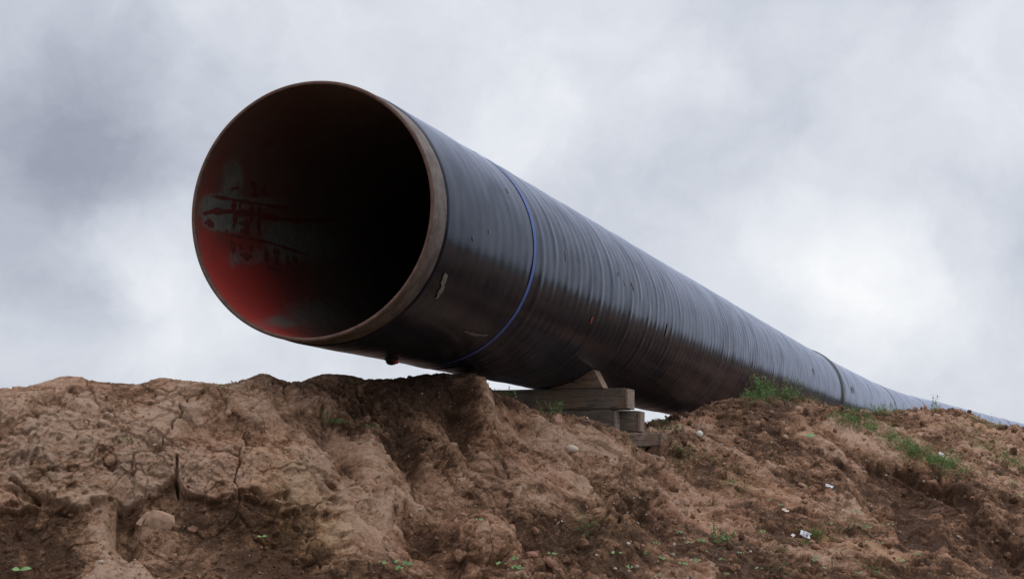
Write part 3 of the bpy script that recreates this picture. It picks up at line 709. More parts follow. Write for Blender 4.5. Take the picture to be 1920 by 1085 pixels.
# a closing wall far inside, so the bore ends in darkness
def ribbon(name, pts, width, rad, inner, mat, parent=pipe, lift=.0015, wob=.3):
    """pts: photograph pixels of a line lying on the pipe wall; becomes a thin strip that follows the wall"""
    tp = [cylhit(x, y, rad, inner) for x, y in pts]; tp = np.array([z for z in tp if z is not None])
    n = max(8, len(tp) * 6); s_ = np.linspace(0, len(tp) - 1, n)
    t = np.interp(s_, range(len(tp)), tp[:, 0]); h = np.interp(s_, range(len(tp)), np.unwrap(tp[:, 1]))
    R_ = rad + (-lift if inner else lift)
    dt = np.gradient(t); dh = np.gradient(h) * R_; L = np.hypot(dt, dh) + 1e-9
    wv_ = width * .5 * (1 + wob * np.sin(s_ * 5.1 + len(pts)) + wob * .6 * np.sin(s_ * 11.7)) * np.minimum(1, np.minimum(s_, s_[-1] - s_) * 2.5 + .25)
    out = []
    for sg in (-1, 0, 1):
        t2 = t + sg * wv_ * (-dh / L); h2 = h + sg * wv_ * (dt / L) / R_
        rr = R_ if sg == 0 else (R_ + (.0012 if inner else -.0012))
        out.append(P0 + AX * t2[:, None] + rr * (np.cos(h2)[:, None] * side + np.sin(h2)[:, None] * up))
    Vv = np.stack(out, 1).reshape(-1, 3) + np.array([0, 0, EYE]) - PO
    i = np.arange(n - 1)[:, None]; j = np.arange(2)[None]
    Q = np.stack([i * 3 + j, i * 3 + j + 1, (i + 1) * 3 + j + 1, (i + 1) * 3 + j], -1).reshape(-1, 4)
    return link(name, mesh_np(name, Vv, Q), mat, parent)
# dark red scrawls and runs on the inner wall
for pts, wd_ in [([(380, 401), (400, 396), (440, 397), (480, 402), (520, 410), (560, 414), (600, 412), (640, 410)], .030),
                 ([(398, 368), (430, 373), (470, 380), (520, 388), (560, 392)], .018),
                 ([(430, 440), (460, 446), (500, 453), (540, 466), (580, 480)], .016),
                 ([(382, 418), (395, 416), (400, 422), (390, 424)], .03), ([(424, 430), (428, 436)], .03),
                 ([(440, 372), (438, 392), (441, 410), (438, 428)], .05), ([(452, 376), (449, 392)], .04), ([(470, 385), (474, 400), (470, 418)], .05),
                 ([(484, 388), (487, 402), (485, 420), (488, 440)], .05), ([(448, 418), (468, 422), (464, 434), (450, 432)], .04),
                 ([(432, 355), (450, 352)], .02), ([(468, 340), (480, 352), (474, 364), (486, 368)], .03), ([(500, 345), (492, 358), (504, 366)], .03),
                 ([(434, 452), (437, 462), (436, 474)], .06), ([(450, 458), (453, 470)], .05), ([(449, 476), (462, 482), (474, 480)], .04), ([(470, 460), (472, 474)], .05),
                 ([(498, 466), (500, 478), (498, 492)], .07), ([(512, 470), (526, 474)], .05), ([(520, 480), (518, 498)], .06), ([(538, 478), (541, 498)], .06), ([(548, 484), (560, 490)], .05), ([(566, 488), (568, 506)], .05), ([(500, 500), (520, 506)], .03)]:
    ribbon('painted_scrawl', pts, wd_, RI, True, M_redmark)
# things on the outside
Vv, Q, tt, th = tube(np.linspace(1.778, 1.832, 5), lambda t, th: R0 + .0042 + 0 * t, 240)
tw = .030 * np.sin(th + 1.2) + .008 * np.sin(3 * th)
Vv = Vv + tw[:, None] * AX[None]
link('blue_band', mesh_np('blue_band', Vv, Q), M_blue, pipe)
for nm, pts, wd_, mat in [('scuff_mark', [(833, 512), (832, 528), (826, 545), (818, 560)], .05, M_scuff), ('scuff_mark', [(917, 432), (918, 437)], .03, M_scuff),
                          ('scuff_mark', [(950, 352), (954, 362)], .03, M_scuff), ('scuff_mark', [(886, 445), (888, 452)], .02, M_scuff),
                          ('orange_mark', [(1110, 594), (1107, 606)], .05, M_orange), ('scuff_mark', [(1252, 606), (1250, 622), (1247, 632)], .05, M_scuff),
                          ('scuff_mark', [(1170, 524), (1174, 536)], .015, M_scuff), ('scuff_mark', [(1060, 470), (1062, 490)], .02, M_scuff), ('coating_tear', [(1158, 517), (1161, 510)], .015, M_dark),
                          ('scuff_mark', [(870, 620), (890, 627), (915, 628)], .02, M_scuff), ('scuff_mark', [(1184, 530), (1190, 545)], .03, M_scuff), ('coating_tear', [(1524, 692), (1527, 700)], .10, M_dark), ('coating_tear', [(1598, 728), (1602, 733)], .16, M_dark)]:
    ribbon(nm, pts, wd_, R0 + .003, False, mat, lift=.004)
# small drain plug hanging under the pipe, with a red dot of paint
def lathe(name, prof, mat, parent, loc, seg=18, axis='Z'):
    Vv = []; Fq = []
    for (rad, z) in prof:
        for a in range(seg):
            an = 2 * math.pi * a / seg; Vv.append((rad * math.cos(an), rad * math.sin(an), z))
    for i in range(len(prof) - 1):
        for a in range(seg): Fq.append((i * seg + a, i * seg + (a + 1) % seg, (i + 1) * seg + (a + 1) % seg, (i + 1) * seg + a))
    me = mesh_np(name, np.array(Vv), np.array(Fq)); return link(name, me, mat, parent, loc)
tq = 1.22
pb = P0 + AX * tq + np.array([0, 0, -R0]); pb[2] += EYE
plug = lathe('hanging_plug', [(.045, .03), (.045, -.002), (.034, -.012), (.032, -.022), (.022, -.032), (.004, -.036)], M_dark, pipe, pb - PO)
lathe('red_cap', [(.018, .004), (.020, -.006), (.014, -.014), (.001, -.017)], plain('red_plastic', (.45, .02, .02), .4), plug, (.026, -.018, -.014), 10)

# ------------------------------------------------------------------ timbers
def wood_material(name, c0, c1, ax):
    m, T, b = pbr(name)
    g = T.n('ShaderNodeTexCoord').outputs['Object']
    st = T.v('MULTIPLY', g, (1.2, 14, 14)) if ax == 0 else T.v('MULTIPLY', g, (14, 1.2, 14))
    n = T.noise(st, 3, 7, .65, .8); n2 = T.noise(g, 7, 5, .6); n3 = T.noise(st, 11, 4, .6)
    f = T.m('ADD', T.m('MULTIPLY', n, .5), T.m('ADD', T.m('MULTIPLY', n2, .3), T.m('MULTIPLY', n3, .2)))
    crk_ = T.m('MULTIPLY', T.ss(T.m('ABSOLUTE', T.m('SUBTRACT', T.noise(st, 2.2, 3, .5, .3), .5)), .022, .006), T.ss(n2, .42, .55))
    mud = T.ss(T.m('ADD', T.noise(g, 4, 6, .7), T.m('MULTIPLY', T.noise(g, 22, 4), .3)), .66, .78)
    cc_ = T.ramp(f, [(.32, tuple(x * .45 for x in c0)), (.48, c0), (.66, c1)])
    cc_ = T.mix(T.m('MULTIPLY', mud, .7), cc_, (.20, .12, .07))
    T.l(T.mix(T.m('MULTIPLY', crk_, .85), cc_, (.012, .010, .008)), b.inputs['Base Color'])
    b.inputs['Roughness'].default_value = .85
    bump(T, b, T.m('ADD', n, T.m('MULTIPLY', n3, .5)), .6, .006); return m
M_wood = wood_material('weathered_timber', (.115, .090, .070), (.21, .170, .135), 0)
M_wood2 = wood_material('pale_timber', (.30, .21, .175), (.46, .37, .32), 0)
M_endg = wood_material('timber_end_grain', (.20, .15, .125), (.32, .26, .22), 1)
TZ = 4.52                                     # distance along the pipe of the timber stack
Q0 = P0 + AX * TZ; U = side[0]; Wd = AX
Ang = math.atan2(U[1], U[0])
def hexa(name, corners, mat, parent, bev=.008, sub=8, seed=0):
    """corners: 8 points, local"""
    import bmesh
    bm = bmesh.new(); vs = [bm.verts.new(c) for c in corners]
    for f in [(0, 1, 2, 3), (7, 6, 5, 4), (0, 4, 5, 1), (1, 5, 6, 2), (2, 6, 7, 3), (3, 7, 4, 0)]: bm.faces.new([vs[q] for q in f])
    bmesh.ops.recalc_face_normals(bm, faces=bm.faces)
    bmesh.ops.subdivide_edges(bm, edges=[e for e in bm.edges if e.calc_length() > .3], cuts=sub, use_grid_fill=True)
    co = np.array([v.co[:] for v in bm.verts]) + seed
    dn = np.stack([fbm(co, 5, 2, seed=s + seed) for s in (1, 2, 3)], 1) * .004
    for v, d in zip(bm.verts, dn): v.co += Vector(d)
    bmesh.ops.bevel(bm, geom=[e for e in bm.edges if len(e.link_faces) == 2 and e.calc_face_angle() > .6], offset=bev, segments=2, affect='EDGES')
    me = bpy.data.meshes.new(name); bm.to_mesh(me); bm.free()
    return link(name, me, mat, parent)
def timber(name, u0, u1, w0, w1, h0, h1, label, mat=M_wood, seed=0, group='timbers stacked under the pipe', yaw=0, knots=0):
    c = Q0 + U * ((u0 + u1) / 2) + Wd * ((w0 + w1) / 2); base = (c[0], c[1], h0 + EYE)
    o = empty(name, base); o.rotation_euler = (0, 0, Ang + yaw)
    tag(o, label, 'timber', group)
    a, b_, hh = (u1 - u0) / 2, (w1 - w0) / 2, h1 - h0
    e = .02
    hexa('beam', [(-a, -b_, 0), (a - e, -b_, 0), (a - e, b_, 0), (-a, b_, 0), (-a, -b_, hh), (a - e, -b_, hh), (a - e, b_, hh), (-a, b_, hh)], mat, o, .010, 8, seed)
    hexa('end_grain', [(a - e, -b_ + .004, .004), (a, -b_ + .006, .006), (a, b_ - .006, .006), (a - e, b_ - .004, .004), (a - e, -b_ + .004, hh - .004), (a, -b_ + .006, hh - .006), (a, b_ - .006, hh - .006), (a - e, b_ - .004, hh - .004)], M_endg, o, .003, 0, seed + 3)
    return o
HB = P0[2] - R0                                # height of the pipe's underside
timber('timber_block', -.78, .69, -.12, .13, HB - .172, HB - .008, 'top weathered grey timber of the stack carrying the pipe', seed=1)
timber('timber_block', -.70, .60, -.13, .02, HB - .345, HB - .176, 'front timber of the second layer in the stack under the pipe', seed=2)
timber('timber_block', -.74, .755, .03, .20, HB - .345, HB - .176, 'rear timber of the second layer, its end jutting right past the one above', seed=4)
timber('timber_block',   .18, 0.97, -.20, .02, HB - .46, HB - .352, 'pale bottom timber half buried in soil right of the stack', M_wood2, 5)
# wedge
c = Q0 + U * .0 + Wd * -.02; wz = empty('timber_wedge', (c[0], c[1], HB - .006 + EYE)); wz.rotation_euler = (0, 0, Ang)
tag(wz, 'brown triangular wooden wedge jammed between the pipe and the top timber', 'wedge')
import bmesh
bm = bmesh.new(); pr = [(.07, 0), (.50, 0), (.485, .03), (.43, .138), (.405, .136), (.30, .070), (.18, .022)]
fa = [bm.verts.new((u, -.10, z)) for u, z in pr]; fb = [bm.verts.new((u, .08, z)) for u, z in pr]
bm.faces.new(fa); bm.faces.new(fb[::-1])
for q_ in range(len(pr)): bm.faces.new((fa[q_], fb[q_], fb[(q_ + 1) % len(pr)], fa[(q_ + 1) % len(pr)]))
bmesh.ops.recalc_face_normals(bm, faces=bm.faces)
me = bpy.data.meshes.new('wedge_block'); bm.to_mesh(me); bm.free()
link('wedge_block', me, wood_material('brown_timber', (.20, .125, .09), (.30, .20, .15), 0), wz)

# ------------------------------------------------------------------ clods and gravel (uncountable)
def ico():
    import bmesh
    bm = bmesh.new(); bmesh.ops.create_icosphere(bm, subdivisions=2, radius=1); bm.verts.ensure_lookup_table()
    Vv = np.array([v.co[:] for v in bm.verts]); Fc = np.array([[v.index for v in f.verts] for f in bm.faces]); bm.free(); return Vv, Fc
IV, IF = ico()
def lump(seed, sq=(1, 1, 1), rough=.35):
    d = 1 + rough * fbm(IV + seed * 3.1, 1.1, 3, .6, seed); f1, _, _ = voro(IV + seed, 1.3, seed)
    return IV * (d + .25 * (.5 - f1))[:, None] * np.array(sq)
LUMPS = [lump(s, (1, .8 + .3 * ((s * 7) % 3) / 3, .62 + .1 * (s % 3))) for s in range(12)]
def scatter(name, count, rmin, rmax, wfun, mat, label, attrs=True, sink=.25):
    cand = np.where((sel) & (np.abs(np.arctan2(V2[:, 0], V2[:, 1])) < .36) & (V2[:, 2] > -1.0) & (V2[:, 1] < 34))[0]
    x_, y_ = project(V2[cand]); wgt = wfun(x_, y_, V2[cand]); wgt = wgt * V2[cand][:, 1] ** 1.2; wgt = wgt / wgt.sum()
    pick = rng.choice(cand, count, p=wgt)
    VV = []; FF = []; ad = []; off = 0
    for q_ in pick:
        L = LUMPS[rng.integers(12)]; s_ = rmin * (rmax / rmin) ** (rng.random() ** 2.6)
        q4 = rng.normal(size=4); q4 /= np.linalg.norm(q4); Rm = np.array(Matrix.Identity(3)) if False else np.array(__import__('mathutils').Quaternion(q4).to_matrix())
        VV.append((L * s_) @ Rm.T + V2[q_] + NV[q_] * s_ * (.45 - sink)); FF.append(IF + off); off += len(IV)
        ad.append(np.full(len(IV), np.clip(A_dry_shade[q_] * .5 + .35 + rng.normal() * .18, 0, 1)))
    VV = np.concatenate(VV); VV[:, 2] += EYE
    me = mesh_np(name, VV, np.concatenate(FF), smooth=False)
    addattr(me, 'dry', np.concatenate(ad)); addattr(me, 'och', np.zeros(len(VV))); addattr(me, 'red', rng.random(len(VV)) * 0 + .35)
    return tag(link(name, me, mat), label, 'soil', kind='stuff')
def w_cl(x, y, P_): return (1 - (x < 900) * (y < 745)) * (.06 + .5 * sst(x, 1150, 1350) + 1.3 * sst(P_[:, 1], 16, 19) + .35 * sst(y, 930, 1040) * sst(x, 650, 900))
scatter('soil_clods', 5200, .006, .042, w_cl, M_soil, 'crumbled earth clods lying over the bank')
def scatter_fine(name, count, rmin, rmax, wfun, mat, label):
    import bmesh
    b_ = bmesh.new(); bmesh.ops.create_icosphere(b_, subdivisions=1, radius=1); b_.verts.ensure_lookup_table()
    v0 = np.array([v.co[:] for v in b_.verts]); f0 = np.array([[v.index for v in f.verts] for f in b_.faces]); b_.free()
    cand = np.where((sel) & (np.abs(np.arctan2(V2[:, 0], V2[:, 1])) < .34) & (V2[:, 2] > -.9) & (V2[:, 1] < 24))[0]
    x_, y_ = project(V2[cand]); wg = wfun(x_, y_, V2[cand]) * V2[cand][:, 1]; pick = rng.choice(cand, count, p=wg / wg.sum())
    s_ = rmin * (rmax / rmin) ** (rng.random(count) ** 2)
    sh = v0[None] * (1 + .35 * rng.normal(size=(count, len(v0), 1))).clip(.4, 1.6) * (1 - .45 * rng.random((count, 1, 3)))
    VV = sh * s_[:, None, None] + (V2[pick] + NV[pick] * (s_ * .25)[:, None])[:, None]
    VV = VV.reshape(-1, 3); VV[:, 2] += EYE
    FF = (f0[None] + (np.arange(count) * len(v0))[:, None, None]).reshape(-1, 3)
    me = mesh_np(name, VV, FF, smooth=False)
    d_ = np.clip(A_dry_shade[pick] * .7 + .2 + rng.normal(size=count) * .22, 0, 1)
    addattr(me, 'dry', np.repeat(d_, len(v0))); addattr(me, 'och', np.zeros(len(VV))); addattr(me, 'red', np.full(len(VV), .3))
    return tag(link(name, me, mat), label, 'soil', kind='stuff')
def w_fine(x, y, P_):
    q = vnoise(P_, 2.2, 400)
    return (1 - (x < 900) * (y < 730)) * (.10 + .9 * sst(q, -.05, .4)) * (.5 + .5 * sst(x, 500, 1000))
scatter_fine('soil_crumbs', 11000, .003, .012, w_fine, M_soil, 'fine crumbs of dry earth covering the bank')
M_grav = plain('pale_gravel', (.34, .28, .235), .85, .35, 40)
scatter('pebbles', 1300, .004, .014, lambda x, y, P_: .1 + sst(x, 900, 1250) * (.4 + sst(y, 780, 860)), M_grav, 'small pale pebbles strewn over the bank')
scatter('coarse_rubble', 900, .02, .075, lambda x, y, P_: 3 * sst(P_[:, 1], 16, 19) + .03 * (x > 1150), M_soil, 'coarse earth rubble on the far mounds')

# ------------------------------------------------------------------ individual stones
def stone(name, px, py, r_, sq, mat, label, seed, rot=(0, 0, 0), lift=.3, cat='stone', rough=.1, smooth=True):
    g = gp(px, py)
    if g is None: print('no ground', name, px, py); return
    p_, n = g
    me = mesh_np(name, lump(seed, sq, rough) * r_, IF, smooth); o = link(name, me, mat)
    o.location = W(p_ + n * r_ * lift); o.rotation_euler = rot
    tag(o, label, cat); return o
M_st = plain('pale_stone', (.42, .34, .27), .8, .15, 30)
M_rst = plain('red_stone', (.22, .10, .065), .9, .25, 30)
M_dclod = plain('dry_clay', (.30, .185, .125), .95, .25, 30)
stone('stone', 1067, 843, .042, (1.05, .8, .66), M_st, 'smooth oval beige stone on the spur below the timbers', 21, (0, .1, 0), .4, rough=.05)
stone('stone', 1029, 1056, .030, (.62, .7, 1.1), M_rst, 'upright reddish brown stone at the foot of the slope, bottom centre', 22, (0, -.5, 0), .4)
stone('stone', 1530, 1028, .030, (1.1, .8, .7), M_rst, 'rounded orange red stone beside the crumpled paper scrap', 23, (0, .5, 0), .3)
stone('stone', 1314, 813, .030, (.9, .8, 1), plain('white_stone', (.6, .57, .5), .8, .2, 30), 'small whitish stone right of the bottom timber', 24, (0, 0, 0), .3)
stone('clay_slab', 297, 980, .085, (1.1, .45, .75), M_dclod, 'pale flat clay slab stuck in the dark hollow at lower left', 26, (.2, .35, .2), -.12, 'clay slab', .3, False)
stone('stone', 997, 1040, .032, (1.2, .8, .6), M_rst, 'wide reddish clod just above the upright reddish stone', 27, (0, .2, 0), .0, rough=.3)
stone('stone', 1505, 912, .030, (1.3, .7, .6), M_dclod, 'flat tan stone in the middle of the right slope', 29, (0, .5, 0), .2)

# ------------------------------------------------------------------ litter
M_paper = plain('white_paper', (.60, .60, .60), .6, .1, 30)
M_pblue = plain('blue_print', (.08, .11, .35), .6, .2, 30)
def sheet(name, px, py, w_, h_, mat, label, seed, rotz=0., tilt=.4, cat='litter'):
    g = gp(px, py)
    if g is None: print('no ground', name); return
    p_, n = g
    nxy = 10; u, v = np.meshgrid(np.linspace(-.5, .5, nxy), np.linspace(-.5, .5, nxy), indexing='ij')
    Pq = np.stack([u.ravel() * w_, v.ravel() * h_, 0 * u.ravel()], 1)
    Pq[:, 2] = .35 * h_ * fbm(Pq / max(w_, h_), 2.0, 2, seed=seed) + .012; Pq[:, 0] += .15 * w_ * fbm(Pq / w_, 3, 2, seed=seed + 1)
    i = np.arange(nxy - 1)[:, None]; j = np.arange(nxy - 1)[None]
    Q = np.stack([i * nxy + j, (i + 1) * nxy + j, (i + 1) * nxy + j + 1, i * nxy + j + 1], -1).reshape(-1, 4)
    me = mesh_np(name, Pq, Q); o = link(name, me, mat); so = o.modifiers.new('thickness', 'SOLIDIFY'); so.thickness = .002
    o.location = W(p_ + n * .01); o.rotation_mode = 'QUATERNION'
    nn = Vector(n * .6 + np.array([0, -1, .5]) * .6).normalized()
    o.rotation_quaternion = nn.to_track_quat('Z', 'Y') @ __import__('mathutils').Quaternion((0, 0, 1), rotz)
    tag(o, label, cat); return o
o = sheet('paper_scrap', 1507, 1003, .068, .042, M_paper, 'crumpled white paper scrap with blue print on the lower right slope', 3, -.5)
for (sx_, sy_) in ((-.015, .006), (.012, -.006)):
    me = o.data.copy(); Vv = np.zeros(len(me.vertices) * 3); me.vertices.foreach_get('co', Vv); Vv = Vv.reshape(-1, 3)
    nv = Vv.copy(); nv[:, 0] = Vv[:, 0] * .16 + sx_; nv[:, 1] = Vv[:, 1] * .35 + sy_; nv[:, 2] += .006
    me.vertices.foreach_set('co', nv.ravel()); me.materials.clear(); me.materials.append(M_pblue); me.update()
    link('blue_print', me, M_pblue, o)
sheet('paper_scrap', 1765, 850, .075, .035, M_paper, 'small white scrap lying in the grass strip', 5, -.3)
sheet('paper_scrap', 1555, 912, .060, .022, M_paper, 'thin white sliver in the middle of the right slope', 6, -.4)
sheet('paper_scrap', 1490, 1006, .035, .02, M_paper, 'tiny white scrap left of the printed paper', 8, -.6)
sheet('paper_scrap', 1471, 960, .050, .022, plain('pale_bark', (.5, .4, .33), .8), 'pale curled flake above the printed paper', 9, -.8)
sheet('paper_scrap', 1051, 983, .014, .045, M_paper, 'thin curled white strip on the lower centre slope', 10, .2)

# ------------------------------------------------------------------ plants
def leafmat(name, c0, c1):
    m, T, b = pbr(name)
    g = T.n('ShaderNodeNewGeometry'); n = T.noise(g.outputs['Position'], 25, 3)
    rn = g.outputs['Random Per Island']
    T.l(T.mix(T.m('ADD', T.m('MULTIPLY', rn, .7), T.m('MULTIPLY', n, .3)), c0, c1), b.inputs['Base Color'])
    b.inputs['Roughness'].default_value = .55
    tr = T.n('ShaderNodeBsdfTranslucent'); tr.inputs[0].default_value = (*c1, 1)
    ms = T.n('ShaderNodeMixShader', i_0=.25); T.l(b.outputs[0], ms.inputs[1]); T.l(tr.outputs[0], ms.inputs[2])
    out = [x for x in T.t.nodes if x.type == 'OUTPUT_MATERIAL'][0]; T.l(ms.outputs[0], out.inputs[0]); return m
M_gr = leafmat('grass_green', (.045, .085, .020), (.13, .21, .045))
M_gr2 = leafmat('weed_green', (.045, .095, .025), (.14, .25, .06))
M_leaf = leafmat('seedling_green', (.07, .16, .04), (.22, .36, .13))
M_dry = leafmat('dry_stalk', (.16, .13, .07), (.30, .25, .15))
class PM:
    def __init__(s): s.v = []; s.f = []; s.n = 0
    def quadstrip(s, L, R):
        n = len(L); b = s.n; s.v += [tuple(x) for x in L] + [tuple(x) for x in R]; s.n += 2 * n
        for i in range(n - 1): s.f.append((b + i, b + i + 1, b + n + i + 1, b + n + i))
    def blade(s, base, d, length, w_, bend):
        d = d / np.linalg.norm(d); sd = np.cross(d, rng.normal(size=3)); sd /= np.linalg.norm(sd) + 1e-9
        bd = rng.normal(size=3); bd[2] = -abs(bd[2]) * .4
        L, R = [], []
        for q in range(4):
            f = q / 3; c = base + d * length * f + bd * bend * f * f * length; w2 = w_ * (1 - f ** 1.5) + .0004
            L.append(c - sd * w2 * .5); R.append(c + sd * w2 * .5)
        s.quadstrip(L, R); return c
    def leaf(s, base, d, length, w_, n=None):
        d = d / np.linalg.norm(d); n = np.array([0, 0, 1.0]) + rng.normal(size=3) * .5 if n is None else n
        sd = np.cross(d, n); sd /= np.linalg.norm(sd) + 1e-9; dr = np.cross(sd, d)
        L, R = [], []
        for f, w2 in ((0, .12), (.25, .75), (.5, 1), (.75, .8), (1, .08)):
            c = base + d * length * f - dr * length * .15 * f * f
            L.append(c - sd * w_ * w2 * .5 + dr * .15 * w_ * w2); R.append(c + sd * w_ * w2 * .5 + dr * .15 * w_ * w2)
        s.quadstrip(L, R)
    def build(s, name, mat, parent=None, loc=None):
        me = mesh_np(name, np.array(s.v), np.array(s.f)); return link(name, me, mat, parent, loc)
def g_or(px, py):
    for dy in (0, 3, 6, 9, 13, 18, 24):
        g = gp(px, py + dy)
        if g is not None: return g
def weed(px, py, h, spread, nst, label, name='weed', group='weeds on the bank', leaves=14, cat='weed', mat=M_gr2):
    g = g_or(px, py)
    if g is None: print('no ground weed', px, py); return
    p_, n = g; o = empty(name, W(p_)); tag(o, label, cat, group)
    st = PM(); lf = PM()
    for _ in range(nst):
        b0 = np.array([rng.normal() * spread * .35, rng.normal() * spread * .3, -.01])
        d = np.array([rng.normal() * .42, rng.normal() * .35, 1.0]); hh = h * (.45 + .55 * rng.random())
        st.blade(b0, d, hh, .004, .12)
        d = d / np.linalg.norm(d)
        for q in range(leaves):
            f = rng.random() ** .7; c = b0 + d * hh * f
            ld = np.array([rng.normal(), rng.normal(), .5 + rng.random() * .5])
            lf.leaf(c, ld, h * .12 * (1.3 - f) + .012, .006 + .004 * rng.random())
    st.build('stems', M_dry if rng.random() < .3 else mat, o); lf.build('foliage', mat, o); return o
def tuft(px, py, h, spread, nb, label, mat=M_gr, group='grass tufts on the bank'):
    g = g_or(px, py)
    if g is None: print('no ground tuft', px, py); return
    p_, n = g; pm = PM()
    for _ in range(nb):
        b0 = np.array([rng.normal() * spread, rng.normal() * spread * .5, 0])
        b0[2] = max(-.03, min(.02, -(b0[0] * n[0] + b0[1] * n[1]) / max(n[2], .45))) - .010
        pm.blade(b0, n * .5 + np.array([rng.normal() * .45, rng.normal() * .4, .8]), h * (.4 + .6 * rng.random()), .0035, .5)
    o = pm.build('grass_tuft', mat, None, W(p_)); tag(o, label, 'grass tuft', group); return o
weed(1430, 743, .25, .18, 17, 'bushy green weed on the crest of the right mound against the pipe', leaves=16)
weed(1464, 741, .16, .20, 9, 'lower bushy right half of the weed on the right mound', leaves=14)
weed(1443, 740, .32, .07, 5, 'tall thin shoot rising from the bushy weed on the right mound', leaves=18)
weed(1488, 742, .26, .07, 3, 'pale tipped shoot at the right edge of the bushy weed', leaves=14)
weed(1520, 748, .08, .12, 6, 'low weed on the right shoulder of the right mound', leaves=8)
weed(1603, 771, .18, .08, 3, 'thin weed in the saddle in front of the pipe', leaves=10)
weed(1632, 770, .12, .12, 4, 'low pale weed in the saddle, right of the thin one', leaves=10)
weed(1672, 770, .20, .40, 22, 'wide light green weed left of the far mound', leaves=9, mat=M_gr)
weed(1752, 768, .26, .10, 7, 'upright weed on top of the far mound against the sky', leaves=12)
weed(1830, 785, .16, .10, 4, 'small dark weed on the right flank of the far mound', leaves=9)
weed(1855, 800, .20, .25, 9, 'green weed at the foot of the pipe on the far right', leaves=9)
weed(1040, 770, .13, .14, 12, 'weed growing in front of the timber stack', leaves=9)
weed(948, 745, .09, .12, 9, 'low green weed on the spur left of the timbers', leaves=9)
weed(1263, 806, .07, .16, 12, 'bright green weed at the end of the bottom timber', leaves=9, mat=M_gr)
weed(1237, 797, .09, .10, 6, 'wispy dark weed seen through the gap right of the timbers', leaves=6)
weed(1352, 1012, .11, .09, 9, 'dark green weed with a grey stalk low on the slope', leaves=8)
weed(428, 724, .05, .04, 3, 'tiny sprig on the left crest against the sky', leaves=4)
tuft(612, 778, .045, .045, 110, 'dark green grass tuft in the shade left of the pipe end', M_gr2)
tuft(690, 797, .035, .04, 60, 'short grass tuft in the shade under the pipe end', M_gr2)
tuft(228, 820, .025, .03, 50, 'low bright grass tuft on the upper left face')
tuft(1536, 1003, .07, .05, 170, 'thick mossy grass tuft beside the printed paper')
tuft(1592, 978, .035, .05, 120, 'short mossy green patch on the lower right slope')
tuft(1372, 903, .05, .03, 50, 'slanting grass tuft on the right slope')
tuft(1380, 912, .03, .03, 30, 'small grass tuft just below the slanting one')
tuft(1103, 985, .03, .03, 40, 'faint mossy tuft on the rounded bulge at lower centre', M_gr2)
tuft(1505, 1015, .05, .02, 40, 'thin grass tuft right under the printed paper')
tuft(1840, 838, .12, .10, 70, 'grass tuft on the right flank of the far mound')
tuft(1870, 855, .09, .10, 60, 'bluish grass tuft below the far right pipe', M_gr2)
tuft(1745, 850, .10, .08, 60, 'grass tuft above the white scrap in the grass strip')
tuft(1150, 800, .02, .02, 20, 'tiny grass tuft on the spur right below the timbers')
tuft(1462, 1030, .04, .03, 30, 'thin pale grass tuft low on the right slope')
# grass strip in the channel behind the ledge
gs = PM(); cnt = 0
line = [(1570, 782), (1610, 790), (1650, 805), (1690, 832), (1730, 852), (1770, 868), (1795, 885)]
def strip(line, count, wid, hmin, hmax):
    for _ in range(count):
        s_ = rng.random() * (len(line) - 1); a = int(s_); f = s_ - a
        px = line[a][0] * (1 - f) + line[a + 1][0] * f + rng.normal() * wid; py = line[a][1] * (1 - f) + line[a + 1][1] * f + rng.normal() * wid * .5
        if vnoise(np.array([[px * .05, py * .05, 0]]), 1, 6)[0] < -.2: continue
        g = gp(px, py)
        if g is None: continue
        p_, n = g; b0 = np.array(W(p_)) + rng.normal(size=3) * .02
        gs.blade(b0, np.array([rng.normal() * .5, rng.normal() * .4, .9]), hmin + (hmax - hmin) * rng.random(), .005, .6)
strip(line, 3200, 15, .02, .075)
strip([(1690, 840), (1750, 850), (1790, 862)], 700, 16, .02, .06)
strip([(1880, 850), (1900, 862), (1920, 880)], 350, 8, .03, .08)
strip([(1800, 800), (1850, 825), (1900, 835)], 260, 16, .03, .08)
strip([(1400, 744), (1440, 743), (1500, 748)], 500, 14, .02, .08)
strip([(1560, 772), (1620, 776), (1680, 772)], 260, 8, .03, .09)
strip([(1180, 822), (1260, 838), (1300, 850)], 160, 14, .01, .04)
strip([(1480, 985), (1540, 1000), (1600, 985), (1640, 1000)], 200, 16, .01, .04)
for q in [[(1300, 850), (1380, 880)], [(1360, 890), (1400, 930)], [(1090, 960), (1110, 1010)], [(1340, 1000), (1370, 1030)], [(1230, 870), (1330, 860)], [(1600, 1060), (1660, 1075)], [(1440, 1040), (1480, 1085)], [(1700, 800), (1790, 800)], [(1840, 880), (1915, 900)]]:
    strip(q, 110, 12, .010, .035)
tag(gs.build('grass', M_gr, None), 'short green grass growing in the channel between the ledge and the far mound', 'grass', kind='stuff')
